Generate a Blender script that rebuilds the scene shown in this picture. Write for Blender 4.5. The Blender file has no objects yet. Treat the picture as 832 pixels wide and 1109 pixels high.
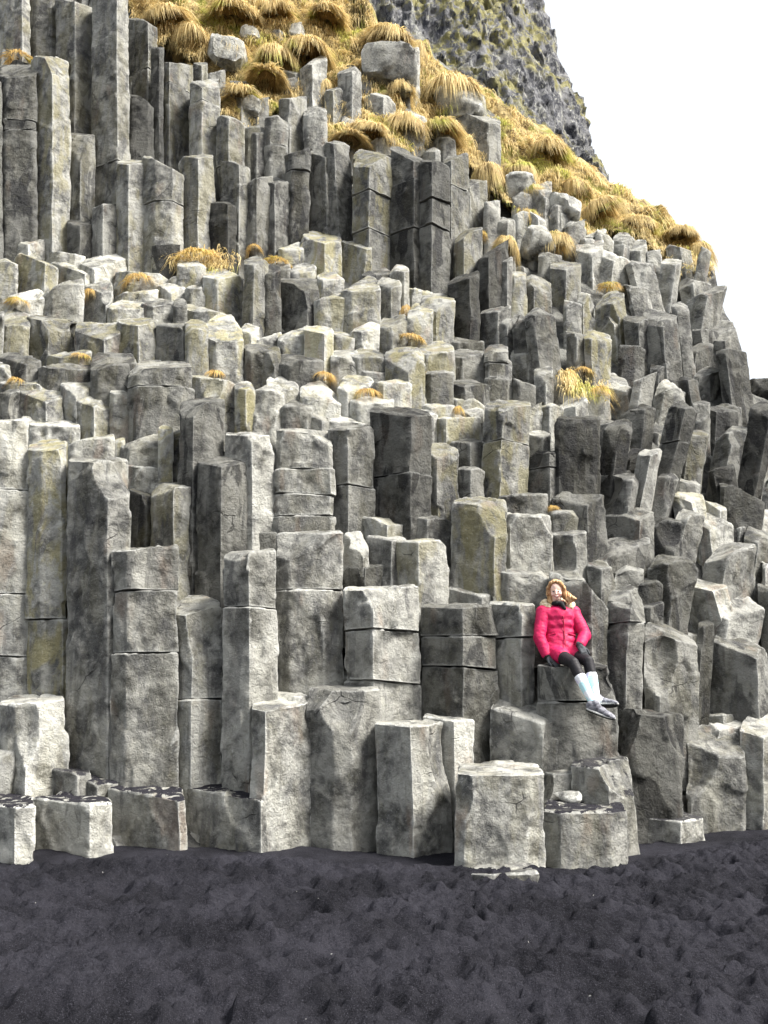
import bpy, math, random
import numpy as np
from mathutils import Vector, Matrix, Quaternion

rad = math.radians
random.seed(11)
RNG = np.random.RandomState(5)
scene = bpy.context.scene
COL = scene.collection

# ------------------------------------------------------------------ camera model
F_PX = 833.0
PITCH = rad(13.0)
CAM_Z = 1.6
CP, SP = math.cos(PITCH), math.sin(PITCH)

def at(u, v, Y):
    """world point seen at photo pixel (u, v) at forward distance Y (arrays welcome)"""
    u = np.asarray(u, float); v = np.asarray(v, float)
    s = (554.5 - v) / F_PX
    t = Y / (CP - s * SP)
    return t * (u - 416.0) / F_PX, Y + 0 * t, CAM_Z + t * (SP + s * CP)

def ground_Y(v):
    s = (554.5 - v) / F_PX
    t = -CAM_Z / (SP + s * CP)
    return t * (CP - s * SP)

# average run of the cliff face: distance for a pixel row, at five picture columns
DU = np.array([-400, 0, 416, 620, 832, 1100.])
DV = np.array([-200, -60, 0, 100, 200, 260, 300, 350, 430, 520, 600, 650, 720, 780, 840, 900, 945, 980.])
DT = np.array([
    # -200  -60    0    100   200   260   300   350   430   520   600  650  720  780  840  900  945  980
    [17.0, 15.6, 15.2, 14.7, 14.2, 13.8, 13.1, 12.3, 11.1, 10.3, 9.8, 9.55, 9.3, 9.1, 8.75, 7.95, 7.55, 7.4],
    [17.0, 15.6, 15.2, 14.7, 14.2, 13.8, 13.1, 12.3, 11.1, 10.3, 9.8, 9.55, 9.3, 9.1, 8.75, 7.95, 7.55, 7.4],
    [26.0, 21.0, 19.0, 17.0, 15.3, 14.3, 13.5, 12.5, 11.0, 10.0, 9.5, 9.2, 8.8, 8.5, 8.3, 8.05, 7.6, 7.4],
    [30.0, 25.0, 23.0, 20.5, 18.0, 16.3, 15.2, 13.9, 12.1, 10.7, 9.9, 9.5, 9.0, 8.7, 8.4, 8.15, 7.6, 7.4],
    [32.0, 28.0, 26.0, 23.5, 20.5, 18.5, 17.0, 15.4, 13.5, 12.2, 11.2, 10.7, 10.1, 9.8, 9.55, 9.35, 9.0, 8.6],
    [34.0, 30.0, 28.0, 25.5, 22.5, 20.5, 19.0, 17.4, 15.5, 14.0, 13.0, 12.5, 11.6, 11.1, 10.7, 10.4, 10.0, 9.6],
])
def dfun(u, v):
    u = np.clip(np.asarray(u, float), DU[0], DU[-1] - 1e-6)
    v = np.clip(np.asarray(v, float), DV[0], DV[-1] - 1e-6)
    i = np.clip(np.searchsorted(DU, u, side='right') - 1, 0, len(DU) - 2)
    j = np.clip(np.searchsorted(DV, v, side='right') - 1, 0, len(DV) - 2)
    a = (u - DU[i]) / (DU[i + 1] - DU[i]); b = (v - DV[j]) / (DV[j + 1] - DV[j])
    return ((1 - a) * (1 - b) * DT[i, j] + a * (1 - b) * DT[i + 1, j]
            + (1 - a) * b * DT[i, j + 1] + a * b * DT[i + 1, j + 1])

# ------------------------------------------------------------------ numpy noise
def _hash(ix, iy, iz, seed):
    h = (ix.astype(np.int64) * 374761393 + iy.astype(np.int64) * 668265263 + iz.astype(np.int64) * 2147483647 + seed * 974634777) & 0xFFFFFFFF
    h = ((h ^ (h >> 13)) * 1274126177) & 0xFFFFFFFF
    h = ((h ^ (h >> 16)) * 2246822519) & 0xFFFFFFFF
    h = h ^ (h >> 15)
    return (h & 0xFFFFFF) / float(0xFFFFFF)

def vnoise(p, seed=0):
    f = np.floor(p); t = p - f; t = t * t * (3 - 2 * t)
    ix, iy, iz = f[..., 0].astype(np.int64), f[..., 1].astype(np.int64), f[..., 2].astype(np.int64)
    r = 0
    for a in (0, 1):
        wx = t[..., 0] if a else 1 - t[..., 0]
        for b in (0, 1):
            wy = t[..., 1] if b else 1 - t[..., 1]
            for c in (0, 1):
                wz = t[..., 2] if c else 1 - t[..., 2]
                r = r + wx * wy * wz * _hash(ix + a, iy + b, iz + c, seed)
    return r * 2 - 1

def fbm(p, octv=3, seed=0):
    r = 0; a = 1.0; s = 0
    for o in range(octv):
        r = r + a * vnoise(p * (2.03 ** o) + o * 17.3, seed + o); s += a; a *= 0.5
    return r / s

def facets(p, seed=0):
    """broken planes: every cell of a jittered lattice carries its own tilted plane"""
    f = np.floor(p)
    best = np.zeros(p.shape[:-1]); val = np.zeros(p.shape[:-1])
    for a in (-1, 0, 1):
        for b in (-1, 0, 1):
            for c in (-1, 0, 1):
                i = f[..., 0] + a; j = f[..., 1] + b; k = f[..., 2] + c
                cx = i + _hash(i, j, k, seed); cy = j + _hash(i, j, k, seed + 1); cz = k + _hash(i, j, k, seed + 2)
                d = (p[..., 0] - cx) ** 2 + (p[..., 1] - cy) ** 2 + (p[..., 2] - cz) ** 2
                g1 = _hash(i, j, k, seed + 3) * 2 - 1; g2 = _hash(i, j, k, seed + 4) * 2 - 1; g3 = _hash(i, j, k, seed + 5) * 2 - 1
                g0 = _hash(i, j, k, seed + 6) * 2 - 1
                vv = g0 * .6 + g1 * (p[..., 0] - cx) + g2 * (p[..., 1] - cy) + g3 * (p[..., 2] - cz)
                wt = np.exp(-26 * d); best = best + wt; val = val + wt * vv
    return val / (best + 1e-300)

# ------------------------------------------------------------------ mesh helpers
def mesh_np(name, V, quads=None, tris=None, smooth=True, sharp=None):
    me = bpy.data.meshes.new(name)
    V = np.asarray(V, np.float32)
    nq = 0 if quads is None else len(quads); nt = 0 if tris is None else len(tris)
    me.vertices.add(len(V)); me.vertices.foreach_set('co', V.ravel())
    me.loops.add(nq * 4 + nt * 3); me.polygons.add(nq + nt)
    idx = []
    if nq: idx.append(np.asarray(quads, np.int32).ravel())
    if nt: idx.append(np.asarray(tris, np.int32).ravel())
    me.loops.foreach_set('vertex_index', np.concatenate(idx))
    st = np.concatenate([np.arange(nq) * 4, nq * 4 + np.arange(nt) * 3]).astype(np.int32)
    me.polygons.foreach_set('loop_start', st)
    me.update(calc_edges=True)
    me.validate()
    me.polygons.foreach_set('use_smooth', np.full(len(me.polygons), smooth, bool))
    if sharp: me.set_sharp_from_angle(angle=rad(sharp))
    me.update()
    return me

def link(name, data, mat=None, parent=None, loc=None):
    o = bpy.data.objects.new(name, data); COL.objects.link(o)
    if mat is not None and data is not None and not data.materials: data.materials.append(mat)
    if parent is not None: o.parent = parent
    if loc is not None: o.location = loc
    return o

def tag(o, label=None, cat=None, group=None, kind=None):
    if label: o['label'] = label
    if cat: o['category'] = cat
    if group: o['group'] = group
    if kind: o['kind'] = kind
    return o

def grid_faces(nr, nc, wrap=False):
    i = np.arange(nr - 1)[:, None]; j = np.arange(nc if wrap else nc - 1)[None, :]
    j2 = (j + 1) % nc
    return np.stack([i * nc + j, i * nc + j2, (i + 1) * nc + j2, (i + 1) * nc + j], -1).reshape(-1, 4)

# ------------------------------------------------------------------ node helpers
class NT:
    def __init__(s, mat):
        s.t = mat.node_tree; s.n = s.t.nodes; s.l = s.t.links
    def new(s, typ, **kw):
        n = s.n.new(typ)
        for k, v in kw.items(): setattr(n, k, v)
        return n
    def put(s, sock, v):
        if isinstance(v, bpy.types.NodeSocket): s.l.new(v, sock)
        elif v is not None: sock.default_value = v
    def noise(s, vec, scale, detail=4, rough=.55, dist=0):
        n = s.new('ShaderNodeTexNoise'); s.put(n.inputs['Vector'], vec)
        n.inputs['Scale'].default_value = scale; n.inputs['Detail'].default_value = detail
        n.inputs['Roughness'].default_value = rough; n.inputs['Distortion'].default_value = dist
        return n.outputs['Fac']
    def mix(s, f, a, b, mode='MIX'):
        n = s.new('ShaderNodeMix', data_type='RGBA', blend_type=mode)
        s.put(n.inputs[0], f); s.put(n.inputs[6], a); s.put(n.inputs[7], b); return n.outputs[2]
    def math(s, op, a, b=None, c=None, clamp=False):
        n = s.new('ShaderNodeMath', operation=op, use_clamp=clamp)
        s.put(n.inputs[0], a)
        if b is not None: s.put(n.inputs[1], b)
        if c is not None: s.put(n.inputs[2], c)
        return n.outputs[0]
    def ramp(s, f, lo, hi, a=0., b=1.):
        n = s.new('ShaderNodeMapRange', clamp=True)
        n.interpolation_type = 'SMOOTHSTEP'
        s.put(n.inputs[0], f); s.put(n.inputs[1], lo); s.put(n.inputs[2], hi); s.put(n.inputs[3], a); s.put(n.inputs[4], b)
        return n.outputs[0]
    def vmul(s, v, xyz):
        n = s.new('ShaderNodeVectorMath', operation='MULTIPLY'); s.put(n.inputs[0], v); n.inputs[1].default_value = xyz; return n.outputs[0]
    def vadd(s, v, w):
        n = s.new('ShaderNodeVectorMath', operation='ADD'); s.put(n.inputs[0], v); s.put(n.inputs[1], w); return n.outputs[0]
    def bump(s, h, dist, strength=1., normal=None):
        n = s.new('ShaderNodeBump'); s.put(n.inputs['Height'], h); n.inputs['Distance'].default_value = dist
        n.inputs['Strength'].default_value = strength
        if normal is not None: s.put(n.inputs['Normal'], normal)
        return n.outputs[0]

def new_mat(name, rough=.85, spec=.3):
    m = bpy.data.materials.new(name); m.use_nodes = True
    b = m.node_tree.nodes['Principled BSDF']
    b.inputs['Roughness'].default_value = rough
    b.inputs['Specular IOR Level'].default_value = spec
    return m, NT(m), b

def C4(r, g, b): return (r, g, b, 1.)

def rock_material():
    m, t, b = new_mat('basalt_rock', .85, .15)
    tc = t.new('ShaderNodeTexCoord').outputs['Object']
    oi = t.new('ShaderNodeObjectInfo')
    sep = t.new('ShaderNodeSeparateColor'); t.put(sep.inputs[0], oi.outputs['Color'])
    tone, lich, rnd = sep.outputs[0], sep.outputs[1], sep.outputs[2]
    sand = t.math('SUBTRACT', 1., oi.outputs['Alpha'])
    off = t.new('ShaderNodeCombineXYZ')
    t.put(off.inputs[0], t.math('MULTIPLY', rnd, 91.)); t.put(off.inputs[1], t.math('MULTIPLY', rnd, 37.)); t.put(off.inputs[2], t.math('MULTIPLY', rnd, 53.))
    p = t.vadd(tc, off.outputs[0])
    pz = t.vmul(p, (1., 1., .33))
    big = t.noise(p, 1.7, 3, .6)
    mid = t.noise(p, 6., 5, .65, .4)
    fine = t.noise(p, 42., 4, .7)
    grain = t.noise(p, 150., 2, .6)
    streak = t.noise(pz, 4.2, 5, .6, .6)
    # worn grey body, per-column tone
    c = t.mix(t.ramp(mid, .33, .68), C4(.07, .07, .068), C4(.30, .297, .272))
    c = t.mix(t.math('MULTIPLY', t.ramp(big, .44, .60), .75), c, C4(.42, .416, .38))
    c = t.mix(t.math('MULTIPLY', t.ramp(t.noise(t.vmul(p, (1., 1., .2)), 5.5, 4, .6, .5), .54, .66), .6), c, C4(.10, .10, .10))
    # fresh dark breaks with a hard edge
    br = t.math('MULTIPLY', t.ramp(t.noise(pz, 2.3, 4, .55, .8), .55, .585), t.ramp(tone, .85, .2))
    c = t.mix(t.math('MULTIPLY', br, .85), c, C4(.055, .055, .058))
    # lichen, algae and rust
    lf = t.math('MULTIPLY', t.ramp(streak, .43, .6), lich)
    c = t.mix(t.math('MULTIPLY', lf, .85), c, C4(.27, .245, .13))
    lf2 = t.math('MULTIPLY', t.ramp(t.noise(p, 9., 5, .7, .5), .56, .66), t.math('ADD', t.math('MULTIPLY', lich, .7), .16))
    c = t.mix(t.math('MULTIPLY', lf2, .55), c, C4(.36, .35, .24))
    rust = t.math('MULTIPLY', t.ramp(t.noise(pz, 3.1, 3, .5), .60, .72), .35)
    c = t.mix(rust, c, C4(.26, .19, .14))
    # pale mineral bloom on worn arrises, plus edge brightness painted in for contrast
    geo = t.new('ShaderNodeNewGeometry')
    wear_light = t.ramp(t.math('ADD', geo.outputs['Pointiness'], t.math('MULTIPLY', t.math('SUBTRACT', mid, .5), .06)), .515, .56)
    c = t.mix(t.math('MULTIPLY', wear_light, .6), c, C4(.48, .482, .455))
    crev_shade = t.ramp(geo.outputs['Pointiness'], .485, .44)  # crevice shade painted into the colour wherever the surface is concave
    c = t.mix(t.math('MULTIPLY', crev_shade, .8), c, C4(.04, .04, .04))
    # pits and speckles
    sp = t.ramp(fine, .60, .70)
    c = t.mix(t.math('MULTIPLY', sp, .6), c, C4(.05, .05, .05))
    sp2 = t.ramp(fine, .42, .34)
    c = t.mix(t.math('MULTIPLY', sp2, .4), c, C4(.42, .42, .39))
    # hairline cracks
    vo = t.new('ShaderNodeTexVoronoi', feature='DISTANCE_TO_EDGE'); vo.inputs['Scale'].default_value = 1.9
    wn = t.new('ShaderNodeTexNoise'); wn.inputs['Scale'].default_value = 3.; wn.inputs['Detail'].default_value = 4; t.put(wn.inputs['Vector'], p)
    wv = t.new('ShaderNodeVectorMath', operation='SCALE'); t.put(wv.inputs[0], wn.outputs['Color']); wv.inputs['Scale'].default_value = .25
    t.put(vo.inputs['Vector'], t.vmul(t.vadd(p, wv.outputs[0]), (.8, .8, 1.15)))
    crack = t.math('MULTIPLY', t.ramp(vo.outputs['Distance'], .014, .004), t.ramp(t.noise(p, 1.9, 2, .5), .60, .68))
    c = t.mix(t.math('MULTIPLY', crack, .6), c, C4(.03, .03, .03))
    # tone
    g = t.ramp(tone, 0., 1., .22, 1.5)
    n = t.new('ShaderNodeVectorMath', operation='SCALE'); t.put(n.inputs[0], c); t.put(n.inputs['Scale'], g)
    c = n.outputs[0]
    # black sand lying on flat tops
    sn = t.new('ShaderNodeSeparateXYZ'); t.put(sn.inputs[0], geo.outputs['Normal'])
    sf = t.math('MULTIPLY', t.ramp(t.math('ADD', sn.outputs[2], t.math('MULTIPLY', t.math('SUBTRACT', t.noise(p, 7., 5, .7, .5), .5), 2.6)), .70, .86), sand)
    c = t.mix(sf, c, C4(.022, .021, .027))
    t.put(b.inputs['Base Color'], c)
    nb = t.bump(t.math('ADD', t.math('MULTIPLY', t.noise(p, 17., 6, .72, .3), 1.), t.math('SUBTRACT', t.math('MULTIPLY', grain, .12), t.math('MULTIPLY', crack, .5))), .055, 1.)
    t.put(b.inputs['Normal'], nb)
    t.put(b.inputs['Roughness'], t.ramp(mid, .3, .7, .62, .9))
    return m
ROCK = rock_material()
# ------------------------------------------------------------------ one block of a basalt column
def plan_poly(w, e1, e2, rs, depth=None):
    """hexagon-like plan, front at y=0, width w; e1,e2 = front corner positions (0..1)"""
    x0, x1 = -w / 2, w / 2
    c1 = x0 + e1 * w; c2 = x0 + e2 * w
    dl = (e1) * w * rs.uniform(.5, .8) + .02 * w
    dr = (1 - e2) * w * rs.uniform(.5, .8) + .02 * w
    dep = w * rs.uniform(.88, 1.05) if depth is None else depth
    pts = [(x0, dl)]
    if e2 - e1 < .04: pts.append((c1, 0.))
    else: pts += [(c1, 0.), (c2, rs.uniform(0, .05) * w)]
    pts.append((x1, dr))
    pts.append((x1 - .02 * w, max(dr + .2 * w, dep * .62)))
    pts.append((x0 + w * rs.uniform(.6, .75), dep))
    pts.append((x0 + w * rs.uniform(.2, .35), dep * .97))
    pts.append((x0 + .02 * w, max(dl + .2 * w, dep * .6)))
    return np.array(pts)

def resample(poly, step):
    out = []; M = len(poly); nrm = []
    for i in range(M):
        a = poly[i]; b = poly[(i + 1) % M]; L = np.linalg.norm(b - a)
        n = max(2, int(round(L / step)))
        d = (b - a) / L; nn = np.array([d[1], -d[0]])
        for k in range(n):
            out.append(a + (b - a) * k / n); nrm.append(nn)
    P = np.array(out); N = np.array(nrm)
    for _ in range(1):
        P = P * .8 + (np.roll(P, 1, 0) + np.roll(P, -1, 0)) * .1
        N = N * .5 + (np.roll(N, 1, 0) + np.roll(N, -1, 0)) * .25
    N /= np.linalg.norm(N, axis=1)[:, None] + 1e-9
    return P, N

def block_mesh(poly, zb, topf, step, rs, rough=1., scoops=2, clips=2, size=None, lean=(0, 0), zref=0., offs=(0, 0, 0), botf=None, ridge=1.):
    """closed rock prism from zb up to the surface topf(x, y); broken corners, conchoidal scoops, rough skin"""
    P, N = resample(poly, step)
    K = len(P); cen = P.mean(0); w = np.ptp(poly[:, 0])
    zt = topf(P[:, 0], P[:, 1])
    H = max(zt.max() - zb, .05)
    R = max(4, int(round(H / step)))
    s = np.linspace(0, 1, R + 1)
    edge = min(.024, .045 * w)
    rows = []; nr = []
    zb_ = np.full(K, zb) if botf is None else botf(P[:, 0], P[:, 1])
    for k, q in enumerate(s):
        z = zb_ + (zt - zb_) * q
        rows.append(np.column_stack([P, z])); nr.append(np.column_stack([N, np.zeros(K)]))
    # rounded lip then the top
    def cap(f, dz, up):
        Q = cen + (P - cen) * f
        z = topf(Q[:, 0], Q[:, 1]) + dz
        rows.append(np.column_stack([Q, z]))
        nn = np.column_stack([N * (1 - up), np.full(K, up)]); nr.append(nn / np.linalg.norm(nn, axis=1)[:, None])
    last = rows[-1].copy(); last[:, 2] -= edge * .6; rows[-1] = last
    cap(1 - edge / w * 1.2, -edge * .1, .6)
    nc = max(2, int(round(w / 2 / step * .8)))
    for f in np.linspace(1 - edge / w * 2.6, .12, nc): cap(f, 0, 1.)
    V = np.concatenate(rows); NN = np.concatenate(nr)
    nR = len(rows)
    ctr = np.array([[cen[0], cen[1], float(topf(cen[:1], cen[1:2])[0])]]);
    V = np.concatenate([V, ctr]); NN = np.concatenate([NN, [[0, 0, 1.]]])
    ic = len(V) - 1
    bot = np.array([[cen[0], cen[1], zb_.mean()]]); V = np.concatenate([V, bot]); NN = np.concatenate([NN, [[0, 0, -1.]]])
    ib = len(V) - 1
    # conchoidal scoops
    zmax = zt.max(); sz = w if size is None else min(w, size * 1.1)
    for _ in range(scoops):
        k = rs.randint(0, max(3, len(poly) - 3)); a = poly[k % len(poly)]; b = poly[(k + 1) % len(poly)]
        if a[1] > .75 * w and b[1] > .75 * w: continue
        q = a + (b - a) * rs.uniform(0, 1)
        z = zmax - abs(rs.normal(0, .35)) * min(H, 1.2) - .02
        nn = np.array([q[0] - cen[0], q[1] - cen[1], rs.uniform(-.1, .5) * w]); nn /= np.linalg.norm(nn)
        Rr = rs.uniform(.5, 1.3) * sz; dp = rs.uniform(.05, .15) * sz
        c = np.array([q[0], q[1], z]) + nn * (Rr - dp)
        st = np.array([1., 1., rs.uniform(.5, 1.0)])
        D = V - c; tt = D @ nn; perp = D - tt[:, None] * nn; perp[:, 2] *= st[2]
        rho2 = (perp ** 2).sum(1); tgt = -np.sqrt(np.maximum(Rr * Rr - rho2, 0))
        m = (rho2 < Rr * Rr) & (tt > tgt)
        V[m] += ((tgt - tt)[m])[:, None] * nn
    # broken-off corners: flatten what is beyond a plane
    for _ in range(clips):
        k = rs.randint(0, 4) % len(poly); q = poly[k]
        zq = float(topf(q[:1], q[1:2])[0])
        nn = np.array([q[0] - cen[0], q[1] - cen[1], w * rs.uniform(.3, .9)]) + rs.normal(0, .15, 3) * w
        nn /= np.linalg.norm(nn)
        dcut = nn @ np.array([q[0], q[1], zq]) - rs.uniform(.04, .22) * sz
        d = V @ nn - dcut; m = (d > 0)
        V[m] -= d[m][:, None] * nn
    # skin
    o = np.array([offs])
    p = V + o
    k = min(1., w / .55) * rough
    f = .010 * fbm(p * 3.1, 2, 3) + .022 * facets(p * np.array([3.6, 3.6, 2.2]), 9) * ridge + .005 * facets(p * 11., 19) + .006 * fbm(p * 10.5, 3, 21)
    V = V + NN * (f * k)[:, None]
    # slight swelling/waviness of the whole prism
    wob = .014 * k
    V[:, 0] += wob * vnoise(p * np.array([.6, .6, 1.7]), 31); V[:, 1] += wob * vnoise(p * np.array([.6, .6, 1.7]) + 9, 33)
    V[:, 0] += lean[0] * (V[:, 2] - zref); V[:, 1] += lean[1] * (V[:, 2] - zref)
    quads = grid_faces(nR, K, True)
    j = np.arange(K); j2 = (j + 1) % K
    tr = np.concatenate([np.stack([(nR - 1) * K + j, (nR - 1) * K + j2, np.full(K, ic)], -1), np.stack([j2, j, np.full(K, ib)], -1)])
    return V, quads, tr
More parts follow.
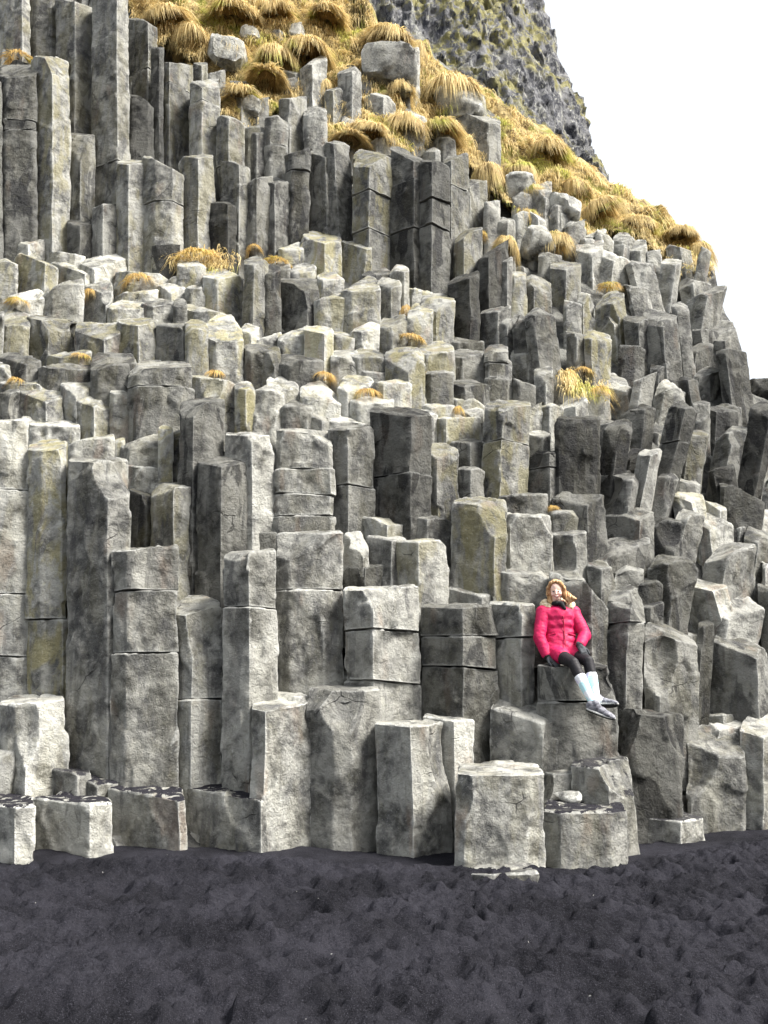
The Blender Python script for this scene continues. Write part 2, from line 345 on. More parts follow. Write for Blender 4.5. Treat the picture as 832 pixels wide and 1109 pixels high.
# ------------------------------------------------------------------ survey of the columns, tile by tile
# xl xr ytop ybottom  t=visible sloped top  l=lean  j=joint  k=tone 0-9  g=lichen 0-9  e=front corner(s) %  s=sand on top  c=scoops  y=nearer/farther cm
TILES = {'P': (0, 0, 1.), 'T1': (0, 0, 2.971), 'T2': (270, 0, 2.971), 'T3': (540, 0, 2.849), 'T4': (0, 240, 2.971), 'T5': (270, 240, 2.971),
         'T6': (540, 240, 2.849), 'T7': (0, 430, 2.971), 'T8': (270, 430, 2.971), 'T9': (540, 430, 2.849),
         'T10': (0, 690, 2.971), 'T11': (270, 690, 2.971), 'T12': (540, 690, 2.849)}
SURVEY = """
@T10 sand
-45 104 510 755 t35 k8 e60 s9 | pale low block at the far left foot, half covered in black sand
104 350 508 728 t30 k7 e72 s9 | low pale block on the sand with a narrow right side, second from the left
348 592 470 712 t55 k6 e90 s9 | low sand topped block on the sand under the capped column, third from the left
592 852 478 715 t48 k6 e92 s9 | wide low grey block on the sand just left of the tall pale columns
@T10 slabs
62 292 415 505 t18 k5 e80 s8 | thin slab lying on the low blocks beside the wide pale column at far left
250 378 448 520 t25 k4 e50 s9 | small sandy slab tucked behind the low blocks at the foot, left side
@T11 sand
2 202 180 712 t55 k7 e24 c1 | pale tall column with a slanting top, leftmost tall one rising from the sand
188 425 155 705 t22 k5 e36,60 c2 | tallest column standing on the sand, with a scooped shell shaped break at its head
402 655 268 725 t18 k6 e48 l-12 | column with dark left and pale right face, standing right of the tallest sand column
@T12 sand
-128 134 385 730 t38 k7 e12,80 c2 s1 | broad pale block on the sand with a broken lower front, below left of the person
-85 112 694 774 t34 k6 e20,85 c0 s4 | low white encrusted footing of rubble in front of the broad pale block
145 396 490 722 t50 k5 e22,80 c3 s9 | low dark fronted block on the sand with a sandy top, below the person
434 632 540 650 t28 k8 e50 s8 | long low pale slab on the sand under the rounded dark column
580 760 275 612 t95 k5 e8,93 c2 | column on the sand at right with a pale hollow bowl in its slanting top
748 925 232 612 t75 k6 e40 | column at the right edge of the photo rising from the sand
@T12 second
222 436 362 700 t45 k6 e60 s8 | squat column just under the seated person's shoes with a sandy top
368 580 222 540 t4 k3 e10,92 c3 | dark column with a rounded pale rimmed head right of the person's shoes
128 228 412 505 t8 k6 e50 | small block wedged between the two blocks below the person
122 364 78 380 t12 k4 e18,85 j200 c2 | column the person in red sits on
-28 216 188 425 t75 k6 e66 c1 | column with a pale sloping top just left of the person's column
618 850 232 330 t50 k7 e50 | broad pale ledge block at the right edge behind the sand row
@T11 second
560 727 252 440 t16 k7 e60 c1 | small pale block peeking out behind the grey column on the sand
@T7 second
-8 212 950 1275 t42 k8 e40 | wide pale column at the far left, its flat top nearly level with the horizon
@T8 second
85 303 432 955 t8 j615 k5 e50 | tall column with a darker slipped cap block, left of the photo's centre
305 550 607 1040 t10 j745 j915 k5 e38 c2 | column near the centre cut by level cracks into three blocks
552 797 665 1030 t12 j765 j867 k4 e55 c2 | dark column of stacked cracked blocks just left of centre right
@T7 second
-75 92 70 975 t6 j295 j630 j832 k8 e50 | tall pale column at the left edge of the photo, cracked across
90 216 132 960 t36 j712 k6 g7 e35,85 | tall olive stained column, second from the left edge
212 420 200 1230 t6 k4 e64 c4 | tallest wide column at left with dark rough left face and pale right face
362 572 480 1225 t8 j620 j822 k4 e22,90 c3 | column at left with a pale cap block over a dark gap
532 718 642 1220 t62 j972 k5 e46 c3 | column at left with a broken pale slanting head
715 890 492 1245 t10 j672 k5 e48 c3 | column at left centre topped by a pale loose cap block
@T9 second
-28 112 632 935 t8 j740 k5 e70 | column touching the person's right arm at the left
325 448 595 990 t25 j695 k4 e60 c2 | cracked dark column just right of the person's shoulder
450 617 690 1010 t48 k5 e28 | column right of the person with a dark left side and a pale slanting top
600 666 690 975 t14 k2 e50 y32 |
645 838 738 980 t48 k4 e80 c2 | column at right with a dark flat front and a pale sloping top
@T7 third
418 492 288 500 k3 g4 e50 | narrow dark column wedged between two taller ones at left
485 642 278 660 t10 k5 g4 e48 | square headed column at left standing behind the capped columns
578 726 2 495 t16 k3 e30 c2 y-10 | upper pinnacle with a rounded battered head, left of centre
634 812 168 655 t55 k3 e44 c2 y-8 | leaning shouldered pinnacle in front of the battered headed one
725 882 115 500 t8 k7 e55 | pale pinkish column between the pinnacle and the overhung one
@T8 third
84 272 108 440 t4 j228 j312 j382 k5 e8,92 c2 | column with a dark overhanging cap above pinkish stacked blocks
262 402 92 405 t10 j280 k4 e40 |
388 586 20 390 t42 j240 k3 e66 c3 | dark headed column with a broad pale top near the centre
510 677 150 392 t45 k4 g4 e84 c1 | dark rounded head column with pale right edge right of centre
650 828 318 610 t32 k4 g6 e78 c1 | dark column with a yellow stain and pale right edge above the person's left
428 642 455 675 t12 k6 g3 e54 | short column with a dark left face and pale right face below the stained one
368 502 448 560 k5 e50 |
300 502 384 470 t8 k5 g3 e70 |
500 662 384 490 t4 k4 e45 |
288 386 438 605 t62 k6 e80 |
8 92 428 505 k3 e50 |
300 432 538 620 t10 k3 e50 |
640 812 598 670 t42 k6 e50 c0 | low rounded pale hump below the yellow stained column
@T9 third
-2 165 524 640 t22 k5 e20,90 c2 | block behind the person's head at left
158 335 528 860 t38 k5 e72 c3 | column the person leans against, rising behind her left shoulder
20 165 358 535 t10 k6 e12,94 | smooth light slab sided column above the person's head
-2 152 298 366 t5 k4 e20,90 |
152 266 345 420 t10 k5 g1 e50 |
155 272 415 535 t10 k5 e65 | pinkish faceted block above the person's left shoulder
165 330 292 445 t8 k3 e65 |
320 482 355 460 t8 k4 e72 |
470 572 358 515 t22 k3 e70 c3 |
272 452 440 545 t40 k4 e30 |
360 445 498 585 t30 k5 e50 |
272 362 505 610 t25 k5 e50 |
438 612 483 670 t30 k3 e60 c1 | big dark rounded shoulder of rock right of the person's head
364 506 563 645 t8 k3 e12,90 |
430 508 638 700 t5 k3 e50 |
565 718 495 645 t85 k8 e70 c0 | smooth very pale sloping hump at right
620 802 448 615 t30 k6 e42 c1 | wide column at right with a black left face and smooth pale right face
655 818 612 745 t62 k7 e30 |
800 870 568 690 t20 k3 e50 |
814 880 478 565 t40 k8 e50 |
750 870 398 500 t28 k5 e50 |
728 792 384 415 t15 k6 e50 |
788 870 338 405 t35 k8 e50 |
@T9 fourth
-56 98 12 315 t22 j128 k5 g5 e42 l10 c3 | column with a battered bulging head and olive shaft, right of centre
76 200 162 305 t10 j212 k4 e65 |
175 310 60 305 t6 k2 e10,84 y-12 | tall speckled black fronted column with a pale right edge
85 162 104 170 t15 k7 e50 |
310 405 78 250 l14 t12 k2 e55 y-8 | first dark leaning column right of the black fronted one
284 426 238 362 t20 k4 e85 |
400 492 162 350 l24 t16 k6 e55 c1 | pale leaning column with a curved top in the middle of the leaning group
465 549 232 360 l22 t5 k4 e85 | short leaning column with a flat face at the right of the leaning group
478 603 8 262 l44 t22 j132 k2 e62 c2 y-22 | tall leaning column with a big battered head, standing above the group
565 640 98 272 l15 t15 k5 g5 e50 |
650 755 78 255 l18 t30 k4 e60 c2 |
738 852 18 255 l34 t15 k1 e80 y-20 | black leaning column at the right edge with a pale flat top
645 735 203 268 t10 k2 e50 |
305 408 48 105 t18 k5 e60 |
370 480 22 112 t15 k3 e70 |
395 470 150 205 t12 k3 e50 |
530 632 343 445 t22 k6 e50 |
620 732 360 445 t42 k7 e50 |
680 816 256 384 t14 k3 e12,85 | dark square block with a pale top near the right edge
812 880 262 345 t14 k4 e50 |
540 642 283 365 t32 k7 g4 e50 |
628 702 313 372 t25 k7 g2 e50 |
548 622 234 285 t18 k6 e50 |
@T8 fourth
590 747 58 145 t12 k6 g5 e28 |
640 757 138 230 t8 k4 e60 c1 |
672 757 222 325 k4 e50 |
@T4 fifth
-35 66 533 655 t5 k4 e50 |
64 202 528 645 t30 k6 g3 e60 |
198 318 516 620 t10 k6 g2 e40 |
78 252 622 680 t26 k8 e50 |
244 374 556 690 t22 k6 g3 e45 |
355 426 528 645 t5 k6 e50 |
418 616 446 668 t10 j528 k4 e14,80 c4 | broad column with a black rough cap block, left of centre
300 436 414 575 t28 k3 e50 |
224 366 678 775 t9 k6 e12,90 |
358 402 678 770 k6 g5 e50 |
394 522 662 775 t50 k5 e20,85 c3 |
512 558 656 850 k6 g6 e50 |
412 556 768 862 t12 k7 e50 |
553 592 662 800 k3 g5 e50 |
608 772 488 690 t10 k5 g3 e55 c3 |
758 822 514 680 t10 k5 g8 e50 |
@T5 fifth
-4 112 520 680 t12 k6 e50 |
58 158 490 575 t38 k8 e50 |
108 202 575 678 t8 k4 e50 |
168 292 515 610 t42 k7 e20,85 |
198 258 602 675 k4 e60 |
148 208 598 675 k5 g5 e50 |
254 392 608 668 t42 k7 e50 |
290 402 494 585 t35 k7 g4 e50 |
398 518 488 590 t15 k7 g4 e50 |
392 600 578 650 t42 k8 e30,85 | broad pale flat top behind the dark headed column near the centre
560 658 562 620 t20 k7 g4 e50 |
556 592 620 720 k5 e50 |
690 752 585 650 t25 k7 e50 |
655 752 545 592 t20 k7 g3 e50 |
330 462 553 605 t25 k7 e50 |
@T4 sixth
3 136 424 510 t20 k3 e60 c3 |
134 316 454 535 t6 k4 g2 e14,66 c3 |
-30 32 448 540 t10 k7 e50 |
0 132 498 545 t14 k6 g3 e50 |
158 292 394 460 t26 k5 g4 e50 |
@T5 sixth
-12 98 396 510 t8 k3 g3 e85 |
94 232 428 520 t10 k3 e30,80 c3 |
264 346 408 510 t15 k6 e50 |
334 442 404 485 t20 k5 g3 e50 |
348 442 464 500 t12 k5 e50 |
438 562 404 585 t18 k5 g7 e60 |
545 657 388 505 t20 k5 g6 e50 |
570 657 468 570 t5 k4 e50 |
654 768 408 512 t14 k4 e30 c3 |
654 772 503 592 t6 k3 e50 c2 |
655 752 358 414 t18 k3 e50 |
758 832 398 550 t12 j450 j502 k4 e50 |
@T4 seventh
8 97 284 408 t28 k5 g4 e50 |
94 252 284 412 t10 k4 g3 e40 c3 |
248 388 298 440 t50 k5 g4 e62 |
384 512 308 448 t8 k5 g5 e48 |
508 603 318 460 t5 k3 g2 e85 |
598 668 318 490 t5 k5 g6 e50 |
664 782 306 498 t45 k6 g6 e50 c3 |
-25 14 278 408 k4 e50 |
778 835 328 405 t15 k7 g4 e50 |
788 866 394 495 t8 k3 e50 |
@T5 seventh
-2 102 336 408 t25 k7 g4 e50 |
98 184 336 435 t8 k7 g4 e50 |
178 268 328 478 t8 k8 g6 e70 |
264 337 333 418 t15 k6 g3 e50 |
328 418 322 412 t8 k7 g1 e50 |
418 522 288 398 t25 k4 g2 e40 c3 |
512 588 263 398 t18 k6 g5 e50 |
553 657 232 392 t16 k5 g4 e48 | squared column with a pale top on the upper ledges right of the orange tuft
508 584 184 268 t12 k7 g5 e50 |
@T4 eighth
28 138 208 280 t38 k8 e50 |
133 268 166 290 t22 k6 e50 c3 |
348 464 238 312 t38 k8 g2 e50 |
458 564 243 322 t14 k5 e35 |
598 724 253 330 t20 k6 g3 e50 c3 |
268 362 178 275 t50 k6 e75 |
378 504 184 260 t42 k7 g3 e50 |
508 592 188 260 t36 k7 g4 e50 |
558 602 240 325 k3 e50 |
658 784 154 278 t12 k6 g6 e35 | squared yellowish block under the grass tuft on the upper ledge at left
@T5 eighth
88 222 178 310 t14 k3 e72 c2 | prominent dark faced cube of rock on the upper ledges
214 318 218 325 t16 k6 g4 e50 |
218 302 163 230 t8 k6 g5 e50 |
300 417 174 330 t28 k5 g4 e50 c3 |
412 486 178 290 t20 k5 g1 e60 |
368 472 148 205 t10 k3 e50 c3 |
453 512 140 255 t12 k6 e75 |
38 102 138 305 t4 k2 e50 |
60 132 128 200 t14 k4 e50 |
128 214 136 196 t12 k6 g4 e50 |
@T4 ninth
-12 56 84 240 t24 k7 g3 e50 |
54 184 78 228 t22 k5 g5 e68 |
168 312 112 205 t42 k7 g2 e50 |
262 418 98 195 t56 k8 e50 c2 |
378 542 94 205 t52 k7 g4 e50 c3 |
538 578 148 208 k5 e50 |
573 658 118 228 t14 k6 g4 e50 |
598 662 188 262 t10 k5 g2 e50 |
58 168 44 95 t26 k8 e50 |
163 274 64 115 t26 k8 e50 |
785 862 112 335 t10 k4 g2 e40 |
@T5 ninth
94 172 58 140 t8 k7 g6 e50 |
168 297 36 170 t12 k6 g6 e58 c3 | yellowish faceted block at the foot of the tall upper columns
293 392 48 170 t22 k5 g5 e85 |
@T1 tall
303 412 -40 655 k5 g2 e66 j512 c1 | tallest of the tall upper columns at left, running out of the top
188 306 -40 445 k6 g3 e45 c3 | long column left of the tallest upper one, ending in a point over a dark hole
224 306 428 728 k5 g3 e50 |
94 191 -40 168 k5 g3 e50 c3 |
-10 96 -45 215 k6 g4 e50 c2 |
108 224 176 785 t12 k6 g5 e52 c3 | broad tall column with a pale battered head at upper left
4 113 203 785 t10 j380 j412 k4 g1 e50 c2 | tall dark column cut by two close cracks at upper left
-42 7 240 785 k4 e50 |
408 502 58 305 t6 j215 k5 g4 e70 |
406 492 298 530 k2 e50 c3 | dark split block hanging below a lighter one, right of the tallest upper column
488 526 148 515 k3 e50 |
520 622 163 530 t8 j260 k5 g5 e28 |
616 707 243 650 t14 j320 k5 g3 e40 c2 |
383 497 514 832 t16 k6 g5 e30 | front column with a pale slanting top below the tallest upper one
468 586 498 832 t12 j645 k6 g3 e50 |
583 687 494 825 t14 k6 g4 e50 |
302 396 634 815 t22 k6 g1 e32 | short pale column with a slanting tip at the foot of the tallest upper one
222 306 708 800 t20 k3 e50 |
655 757 643 830 t10 k1 g3 e50 c5 | small jagged almost black spire at the foot of the upper columns
494 577 758 850 t20 k1 e50 c3 |
704 787 374 710 j520 t8 k6 g3 e50 c2 |
714 802 520 810 t6 k5 g2 e50 c4 |
784 850 398 565 t10 k5 g3 e50 |
@T2 tall
-4 74 560 815 t10 k5 e50 c2 |
58 132 570 805 t12 k4 e50 c2 |
-20 56 410 580 t12 k5 e50 |
54 122 366 600 j465 t8 k5 e50 |
98 182 308 490 t10 k6 g2 e50 c2 |
118 192 470 785 t4 k4 g2 j545 e50 |
178 247 343 520 t8 k6 e50 |
188 287 488 765 t14 l-8 k5 g2 e60 c3 |
243 337 448 775 t14 l-20 k5 g1 e40 c3 |
338 462 488 875 t10 j605 j728 k5 g6 e40 c2 | thick yellowish column with a dark lower stretch in the upper middle
458 556 474 905 t8 j570 j728 k3 g1 e70 |
552 642 508 955 t8 j632 j716 k3 g1 e40 |
624 702 498 860 t12 j590 k5 g3 e50 |
688 762 578 715 t10 k6 g2 e50 c3 |
663 747 742 975 t8 k5 g6 e35 | olive column with a flat top right of the dark pair in the upper middle
643 737 888 1090 t14 k2 e70 c2 |
738 832 765 1030 t55 k2 e36 c2 | big dark slanting slab column in the upper middle
745 835 990 1110 t14 k5 e60 |
168 247 178 390 t30 k7 g1 e45 | pale pointed pillar standing out of the yellow grass
243 302 276 430 k6 g4 e50 |
288 357 213 430 t16 k6 e60 |
373 467 293 430 t16 k7 g1 e60 c1 | rounded pale pillar head at the edge of the grass slope
388 482 408 500 t22 k6 g4 e50 |
478 562 398 490 t14 k5 g2 e50 |
112 172 226 318 t10 k6 e50 |
408 512 150 290 t6 k5 e50 |
508 547 150 290 t6 k7 e50 |
664 802 343 510 t42 k6 g2 e75 c4 |
@T3 upperright
42 106 562 665 t22 k5 e50 |
98 162 556 690 t26 k6 e50 |
158 216 606 725 t24 k5 e50 |
204 264 645 765 t26 k6 e50 |
254 312 690 800 t24 k7 e50 |
300 354 698 800 t24 k6 e50 |
350 404 722 810 t24 k6 e50 |
400 456 735 820 t24 k7 e50 |
452 506 744 830 t20 k5 e50 |
600 650 745 900 t24 k5 e50 |
@T2 tall
352 394 236 335 t18 k5 e50 |
18 62 296 420 t14 k5 e50 |
300 342 372 470 t14 k6 e50 |
560 612 470 560 t20 k6 e50 |
612 662 420 520 t22 k5 e50 |
@T1 tall
708 762 262 390 t20 k6 g3 e50 |
760 812 300 430 t20 k6 g3 e50 |
620 668 196 300 t14 k5 g3 e50 |
@P upperright
504 527 194 222 t8 k7 e50 |
524 542 210 256 t6 k6 e50 |
540 558 232 268 t6 k5 e50 |
556 576 218 246 t8 k7 e50 |
574 592 224 258 t8 k7 e50 |
579 597 194 218 t7 k6 e50 |
593 614 218 256 t8 k7 e50 |
612 634 232 262 t8 k6 e50 |
634 656 246 272 t8 k7 e50 |
660 684 252 276 t8 k6 e50 |
@P tall
308 328 77 112 t7 k5 e50 |
272 290 104 136 t8 k6 e50 |
224 244 67 98 t8 k6 e50 |
294 307 26 56 t6 k6 e50 |
362 378 88 128 t6 k5 e50 |
368 386 132 160 t6 k6 e50 |
440 462 118 150 t8 k6 e50 |
462 484 128 160 t7 k5 e50 |
250 268 84 112 t6 k5 e50 |
@T6 upperright
-2 42 108 290 t12 k5 e50 |
34 86 143 310 t10 k6 g5 e50 |
80 162 156 300 t14 k4 g2 e50 |
158 252 108 240 t14 k5 g3 e50 |
244 302 212 330 t10 k6 g6 e50 |
300 396 228 378 t22 k5 g5 e75 |
203 257 222 340 t10 k6 g3 e50 |
86 190 252 500 t30 l-12 k3 e34 c1 | long dark column with a slanting head leaning left, upper right
44 142 288 470 t28 l-6 k3 e60 c1 |
-2 48 288 410 k4 e50 |
298 378 278 388 t15 k6 g4 e80 |
388 467 288 450 t12 l-6 k3 e60 |
450 562 262 480 t16 l-12 k4 e55 | stout leaning column with twin faces in the upper right
540 602 240 460 t10 l-16 k4 e50 |
368 452 348 460 t28 k3 e50 |
265 352 328 500 t12 l-5 k5 g7 e28 | olive flat fronted column above the yellow tuft at right
208 277 328 470 t12 k4 g1 e50 |
38 117 393 480 t8 k5 g1 e50 |
44 112 470 530 t20 k4 e50 |
108 168 448 550 t14 k6 e50 |
-12 42 403 520 t14 k5 g1 e50 |
674 782 356 570 t22 l-20 k2 e30 c1 | last big dark column on the right skyline, leaning left
642 745 296 410 t45 l-8 k5 e60 c2 |
573 652 383 445 t12 k3 e50 |
403 482 443 605 t16 k4 e40 |
468 522 428 480 t16 k4 e50 c0 |
328 418 463 550 t38 k7 e50 |
478 602 468 545 t42 k7 e50 |
558 622 468 548 t16 k2 e50 c1 |
598 682 446 500 t26 k4 e50 |
188 272 538 610 t16 k6 e50 |
128 203 548 615 t14 k6 g4 e50 |
18 132 543 600 t32 k7 g1 e50 |
240 342 478 565 t45 k7 g1 e50 |
640 737 566 645 t18 k2 e50 c1 |
598 652 556 645 t12 k4 e50 |
678 752 543 605 t20 k4 e50 |
122 192 76 140 t14 k5 e50 c0 |
240 322 54 150 t24 k7 e60 c2 |
300 402 66 188 t34 k7 e50 c2 | large smooth pale knob of rock under the grass slope at upper right
393 492 56 215 t40 k6 e50 c3 |
488 557 98 240 t10 k6 e80 |
518 602 54 145 t16 k6 g2 e50 c2 |
393 467 168 250 t22 k5 e50 |
556 662 160 235 t18 k5 e50 c3 |
563 684 202 340 t20 k4 e60 c2 | massive dark faced block on the upper right skyline
598 684 306 390 t14 k3 e50 c2 |
"""
# ------------------------------------------------------------------ build the surveyed columns
ROW_TXT = {
    'sand': 'in the front row standing on the sand', 'slabs': 'of the slabs behind the low left blocks',
    'second': 'in the second row above the sand', 'third': 'in the third tier up',
    'fourth': 'in the middle tier with the leaning columns', 'fifth': 'on the ledge over the pinnacles',
    'sixth': 'on the sixth ledge up', 'seventh': 'on the seventh ledge up', 'eighth': 'on the eighth ledge up',
    'ninth': 'on the rubble ledge under the tall columns', 'tall': 'in the tall upper colonnade',
    'upperright': 'on the upper right slope'}
GRP = {'sand': 'columns standing on the sand', 'slabs': 'slabs behind the front row'}
cols = []
tile = row = None
for ln in SURVEY.strip().splitlines():
    ln = ln.strip()
    if not ln: continue
    if ln[0] == '@': tile, row = ln[1:].split(); continue
    body, _, lab = ln.partition('|')
    tk = body.split(); ox, oy, sc = TILES[tile]
    a = [float(x) for x in tk[:4 if not tk[3][0].isalpha() else 3]]
    d = dict(ul=ox + a[0] / sc, ur=ox + a[1] / sc, vt=oy + a[2] / sc, vb=oy + a[3] / sc, t=None, l=0, j=[], k=5, g=0, e=None, s=0, c=1, row=row, lab=lab.strip())
    for o in tk[4:]:
        if o[0] == 'j': d['j'].append(oy + float(o[1:]) / sc)
        elif o[0] == 'e': d['e'] = [float(q) / 100 for q in o[1:].split(',')]
        elif o[0] in 'tl': d[o[0]] = float(o[1:]) / sc
        else: d[o[0]] = float(o[1:])
    d['j'].sort(reverse=True)
    cols.append(d)
print('columns surveyed', len(cols))

ORD = ['zeroth', 'first', 'second', 'third', 'fourth', 'fifth', 'sixth', 'seventh', 'eighth', 'ninth', 'tenth', 'eleventh', 'twelfth', 'thirteenth',
       'fourteenth', 'fifteenth', 'sixteenth', 'seventeenth', 'eighteenth', 'nineteenth']
TENS = {2: 'twenty', 3: 'thirty', 4: 'forty', 5: 'fifty', 6: 'sixty'}
def ordinal(n):
    if n < 20: return ORD[n]
    t_, r = divmod(n, 10)
    return (TENS[t_][:-1] + 'ieth') if r == 0 else TENS[t_] + '-' + ORD[r]
for rw in ROW_TXT:
    mem = sorted([c for c in cols if c['row'] == rw], key=lambda c: c['ul'] + c['ur'])
    for i, c in enumerate(mem): c['ord'] = i + 1; c['of'] = len(mem)
def auto_label(c):
    if c['lab']: return c['lab']
    w = c['ur'] - c['ul']; h = c['vb'] - c['vt']
    a = []
    if abs(c['l']) > 2.5: a.append('leaning')
    elif h > 2.3 * w: a.append('tall')
    elif h < .75 * w: a.append('low')
    elif w < 16: a.append('narrow')
    else: a.append('stubby')
    a.append('yellowish' if c['g'] >= 5 else ('dark' if c['k'] <= 3 else ('pale' if c['k'] >= 7 else 'grey')))
    if c['j']: a.append('cracked')
    return ' '.join(a) + ' column, ' + ordinal(c['ord']) + ' from the left ' + ROW_TXT[c['row']]

rsj = np.random.RandomState(77)
def build_col(c, idx):
    rs = np.random.RandomState(1000 + idx)
    uc = (c['ul'] + c['ur']) / 2; vm = (c['vt'] + c['vb']) / 2
    if c['row'] == 'sand': Y = float(ground_Y(c['vb']))
    else: Y = float(dfun(uc, c['vb'])) + rs.uniform(-.07, .07) * (.4 if c['row'] == 'tall' else 1)
    if c.get('y'): Y += c['y'] / 100
    if uc > 650 and c['row'] in ('upperright', 'fourth', 'third', 'second') and c['l'] == 0: c['l'] = rs.uniform(-.5, .5) * .26 * (c['vb'] - c['vt'])
    al = abs(c['l']) * .8
    x0, _, _ = at(c['ul'] + al / 2, vm, Y); x1, _, _ = at(c['ur'] - al / 2, vm, Y)
    if c['row'] in ('fourth', 'upperright'): c['l'] *= 1.35
    w = float(x1 - x0) * (1.12 if c['row'] == 'tall' else 1.075 if c['row'] in ('fifth', 'sixth', 'seventh', 'eighth', 'ninth') else 1.065 if c['row'] == 'sand' and c['s'] else 1.04 if c['ur'] - c['ul'] < 48 else 1.03)
    ledge = c['row'] in ('fifth', 'sixth', 'seventh', 'eighth', 'ninth')
    rough_r = c['row'] == 'upperright' or (c['row'] in ('fourth', 'third', 'second') and uc > 660)
    t = c['t'] if c['t'] is not None else rs.uniform(2, 5)
    if ledge: t = max(t * 1.75, rs.uniform(6, 11))
    if rough_r: t = max(t * 1.25, rs.uniform(3, 8))
    t = min(t, .6 * (c['vb'] - c['vt']))
    Xb, _, Zb = [float(q) for q in at(uc - c['l'] / 2, c['vb'], Y)]
    _, _, Zf = [float(q) for q in at(uc, c['vt'] + t, Y)]
    dep = min(max(float(dfun(uc, c['vt'])) - Y, .72 * w), 1.35 * w if c['row'] != 'sand' else 1.6)
    Xt, _, Zk = [float(q) for q in at(uc + c['l'] / 2, c['vt'], Y + dep)]
    Xt2, _, _ = [float(q) for q in at(uc + c['l'] / 2, c['vt'] + t, Y)]
    ext = .35 if c['row'] == 'sand' else .75
    lo = max(Zb - ext, -.45)
    H = max(Zf - Zb, .1)
    lx = (Xt2 - Xb) / H
    sl = (Zk - Zf) / dep
    e = c['e'] or [rs.uniform(.3, .7)]
    if len(e) == 1 and e[0] == .5:
        e = [rs.uniform(.25, .75)] if rs.rand() < (.25 if ledge else .6) else [rs.uniform(.12, .3), rs.uniform(.7, .88)]
    if len(e) == 1: e = [e[0], e[0]]
    poly = plan_poly(w, e[0], e[1], rs, dep * 1.12)
    poly[:, 0] += poly[:, 1] * float(Xb + x0 * 0) / Y      # columns off to the side are seen edge-on
    sx = rs.uniform(-.09, .09) if not rough_r else rs.uniform(-.4, .3)
    if ledge: sx = rs.uniform(-.1, .1)
    if c['row'] == 'sand': sx = rs.uniform(-.03, .03)
    if c['row'] == 'tall' and uc > 250: sx = rs.uniform(-.55, .45)
    zf = Zf - lo
    def top(x, y): return zf + sl * np.minimum(y, dep * 1.15) + sx * x
    # local frame: origin on the column's foot
    step = 2.3 / F_PX * Y * (1.0 if w * F_PX / Y > 30 else 1.15)
    z0 = 0.
    offs = (idx * 3.17 % 91, idx * 1.31 % 53, idx * 2.7 % 37)
    lean = (lx, 0.); zref = Zb - lo
    zj = [float(at(uc, v, Y)[2]) - lo for v in c['j']]
    blocks = []
    lowf = None; low = z0
    sc = 0 if (c['row'] == 'sand' and c['s'] > 5) else int(c['c']); cuts = [z for z in zj if z < zf - .06]
    for n in range(len(cuts) + 1):
        last = n == len(cuts)
        if last: tf = top
        else:
            a_, b_ = rs.uniform(-.06, .06, 2); zc = cuts[n]
            tf = (lambda zc, a_, b_: (lambda x, y: zc - .006 + a_ * x + b_ * (y - .2) - .0 * x))(zc, a_, b_)
        pp = poly.copy()
        if cuts:
            pp = (pp - pp.mean(0)) * rs.uniform(.985, 1.01) + pp.mean(0) + rs.uniform(-.007, .007, 2) + np.array([0, rs.uniform(-.025, .02)])
        V, q, tr = block_mesh(pp, low, tf, step, rs, scoops=sc if last else 0, clips=((rs.randint(1, 3) + 2 * rough_r) if last else 0) if c['row'] not in ('sand', 'second') else int(c['row'] == 'second' and uc > 660), size=(zf - (Zb - lo)) * .8, lean=lean, zref=zref,
                              offs=(offs[0], offs[1], offs[2] + n * 5), botf=lowf)
        blocks.append((V, q, tr))
        if not last:
            low = cuts[n]; lowf = (lambda f: (lambda x, y: f(x, y) + .013))(tf)
    lab = auto_label(c)
    kind = 'basalt_column' if (c['vb'] - c['vt'] > .9 * (c['ur'] - c['ul'])) else 'basalt_block'
    if c['row'] == 'slabs': kind = 'rock_slab'
    c['k'] += {'tall': -1.2, 'fourth': -.5, 'third': -.3, 'fifth': 0, 'sixth': -.1, 'seventh': .1, 'eighth': .2, 'ninth': .2, 'upperright': -.5}.get(c['row'], 0)
    if c['row'] in ('fourth', 'third', 'second') and uc > 560 and c['k'] < 6.5: c['k'] -= .6
    if c['row'] == 'tall': c['g'] = max(0, c['g'] - 1)
    if c['row'] in ('fifth', 'sixth', 'seventh', 'eighth', 'ninth'): c['g'] += .6
    color = (min(1, max(0, (c['k'] + rs.uniform(-.6, .6)) / 9)), min(1, c['g'] / 9 + rs.uniform(.05, .22)), rs.rand(), 1 - c['s'] / 9)
    loc = (Xb, Y, lo)
    if len(blocks) == 1:
        V, q, tr = blocks[0]
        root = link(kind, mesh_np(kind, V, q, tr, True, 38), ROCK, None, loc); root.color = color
    else:
        root = link(kind, None, None, None, loc); root.empty_display_size = .2
        for (V, q, tr) in blocks:
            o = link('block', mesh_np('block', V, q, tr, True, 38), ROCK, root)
            o.color = (min(1, max(0, color[0] + rs.uniform(-.1, .1))), color[1], rs.rand(), color[3])
    tag(root, lab, {'basalt_column': 'basalt column', 'basalt_block': 'rock block', 'rock_slab': 'rock slab'}[kind], 'basalt columns and blocks ' + ROW_TXT[c['row']])
    root['kind'] = 'thing'; c['Y'] = Y; c['w'] = w; c['obj'] = root; c['Zf'] = Zf; c['Xt'] = Xt2
    return root

# more than 300 of a kind: the smallest go into one object below
order = sorted(range(len(cols)), key=lambda i: -(cols[i]['ur'] - cols[i]['ul']) * (cols[i]['vb'] - cols[i]['vt']))
keep = set(order[:300])
for i, c in enumerate(cols): build_col(c, i)
if len(cols) > 300: print('TOO MANY', len(cols))

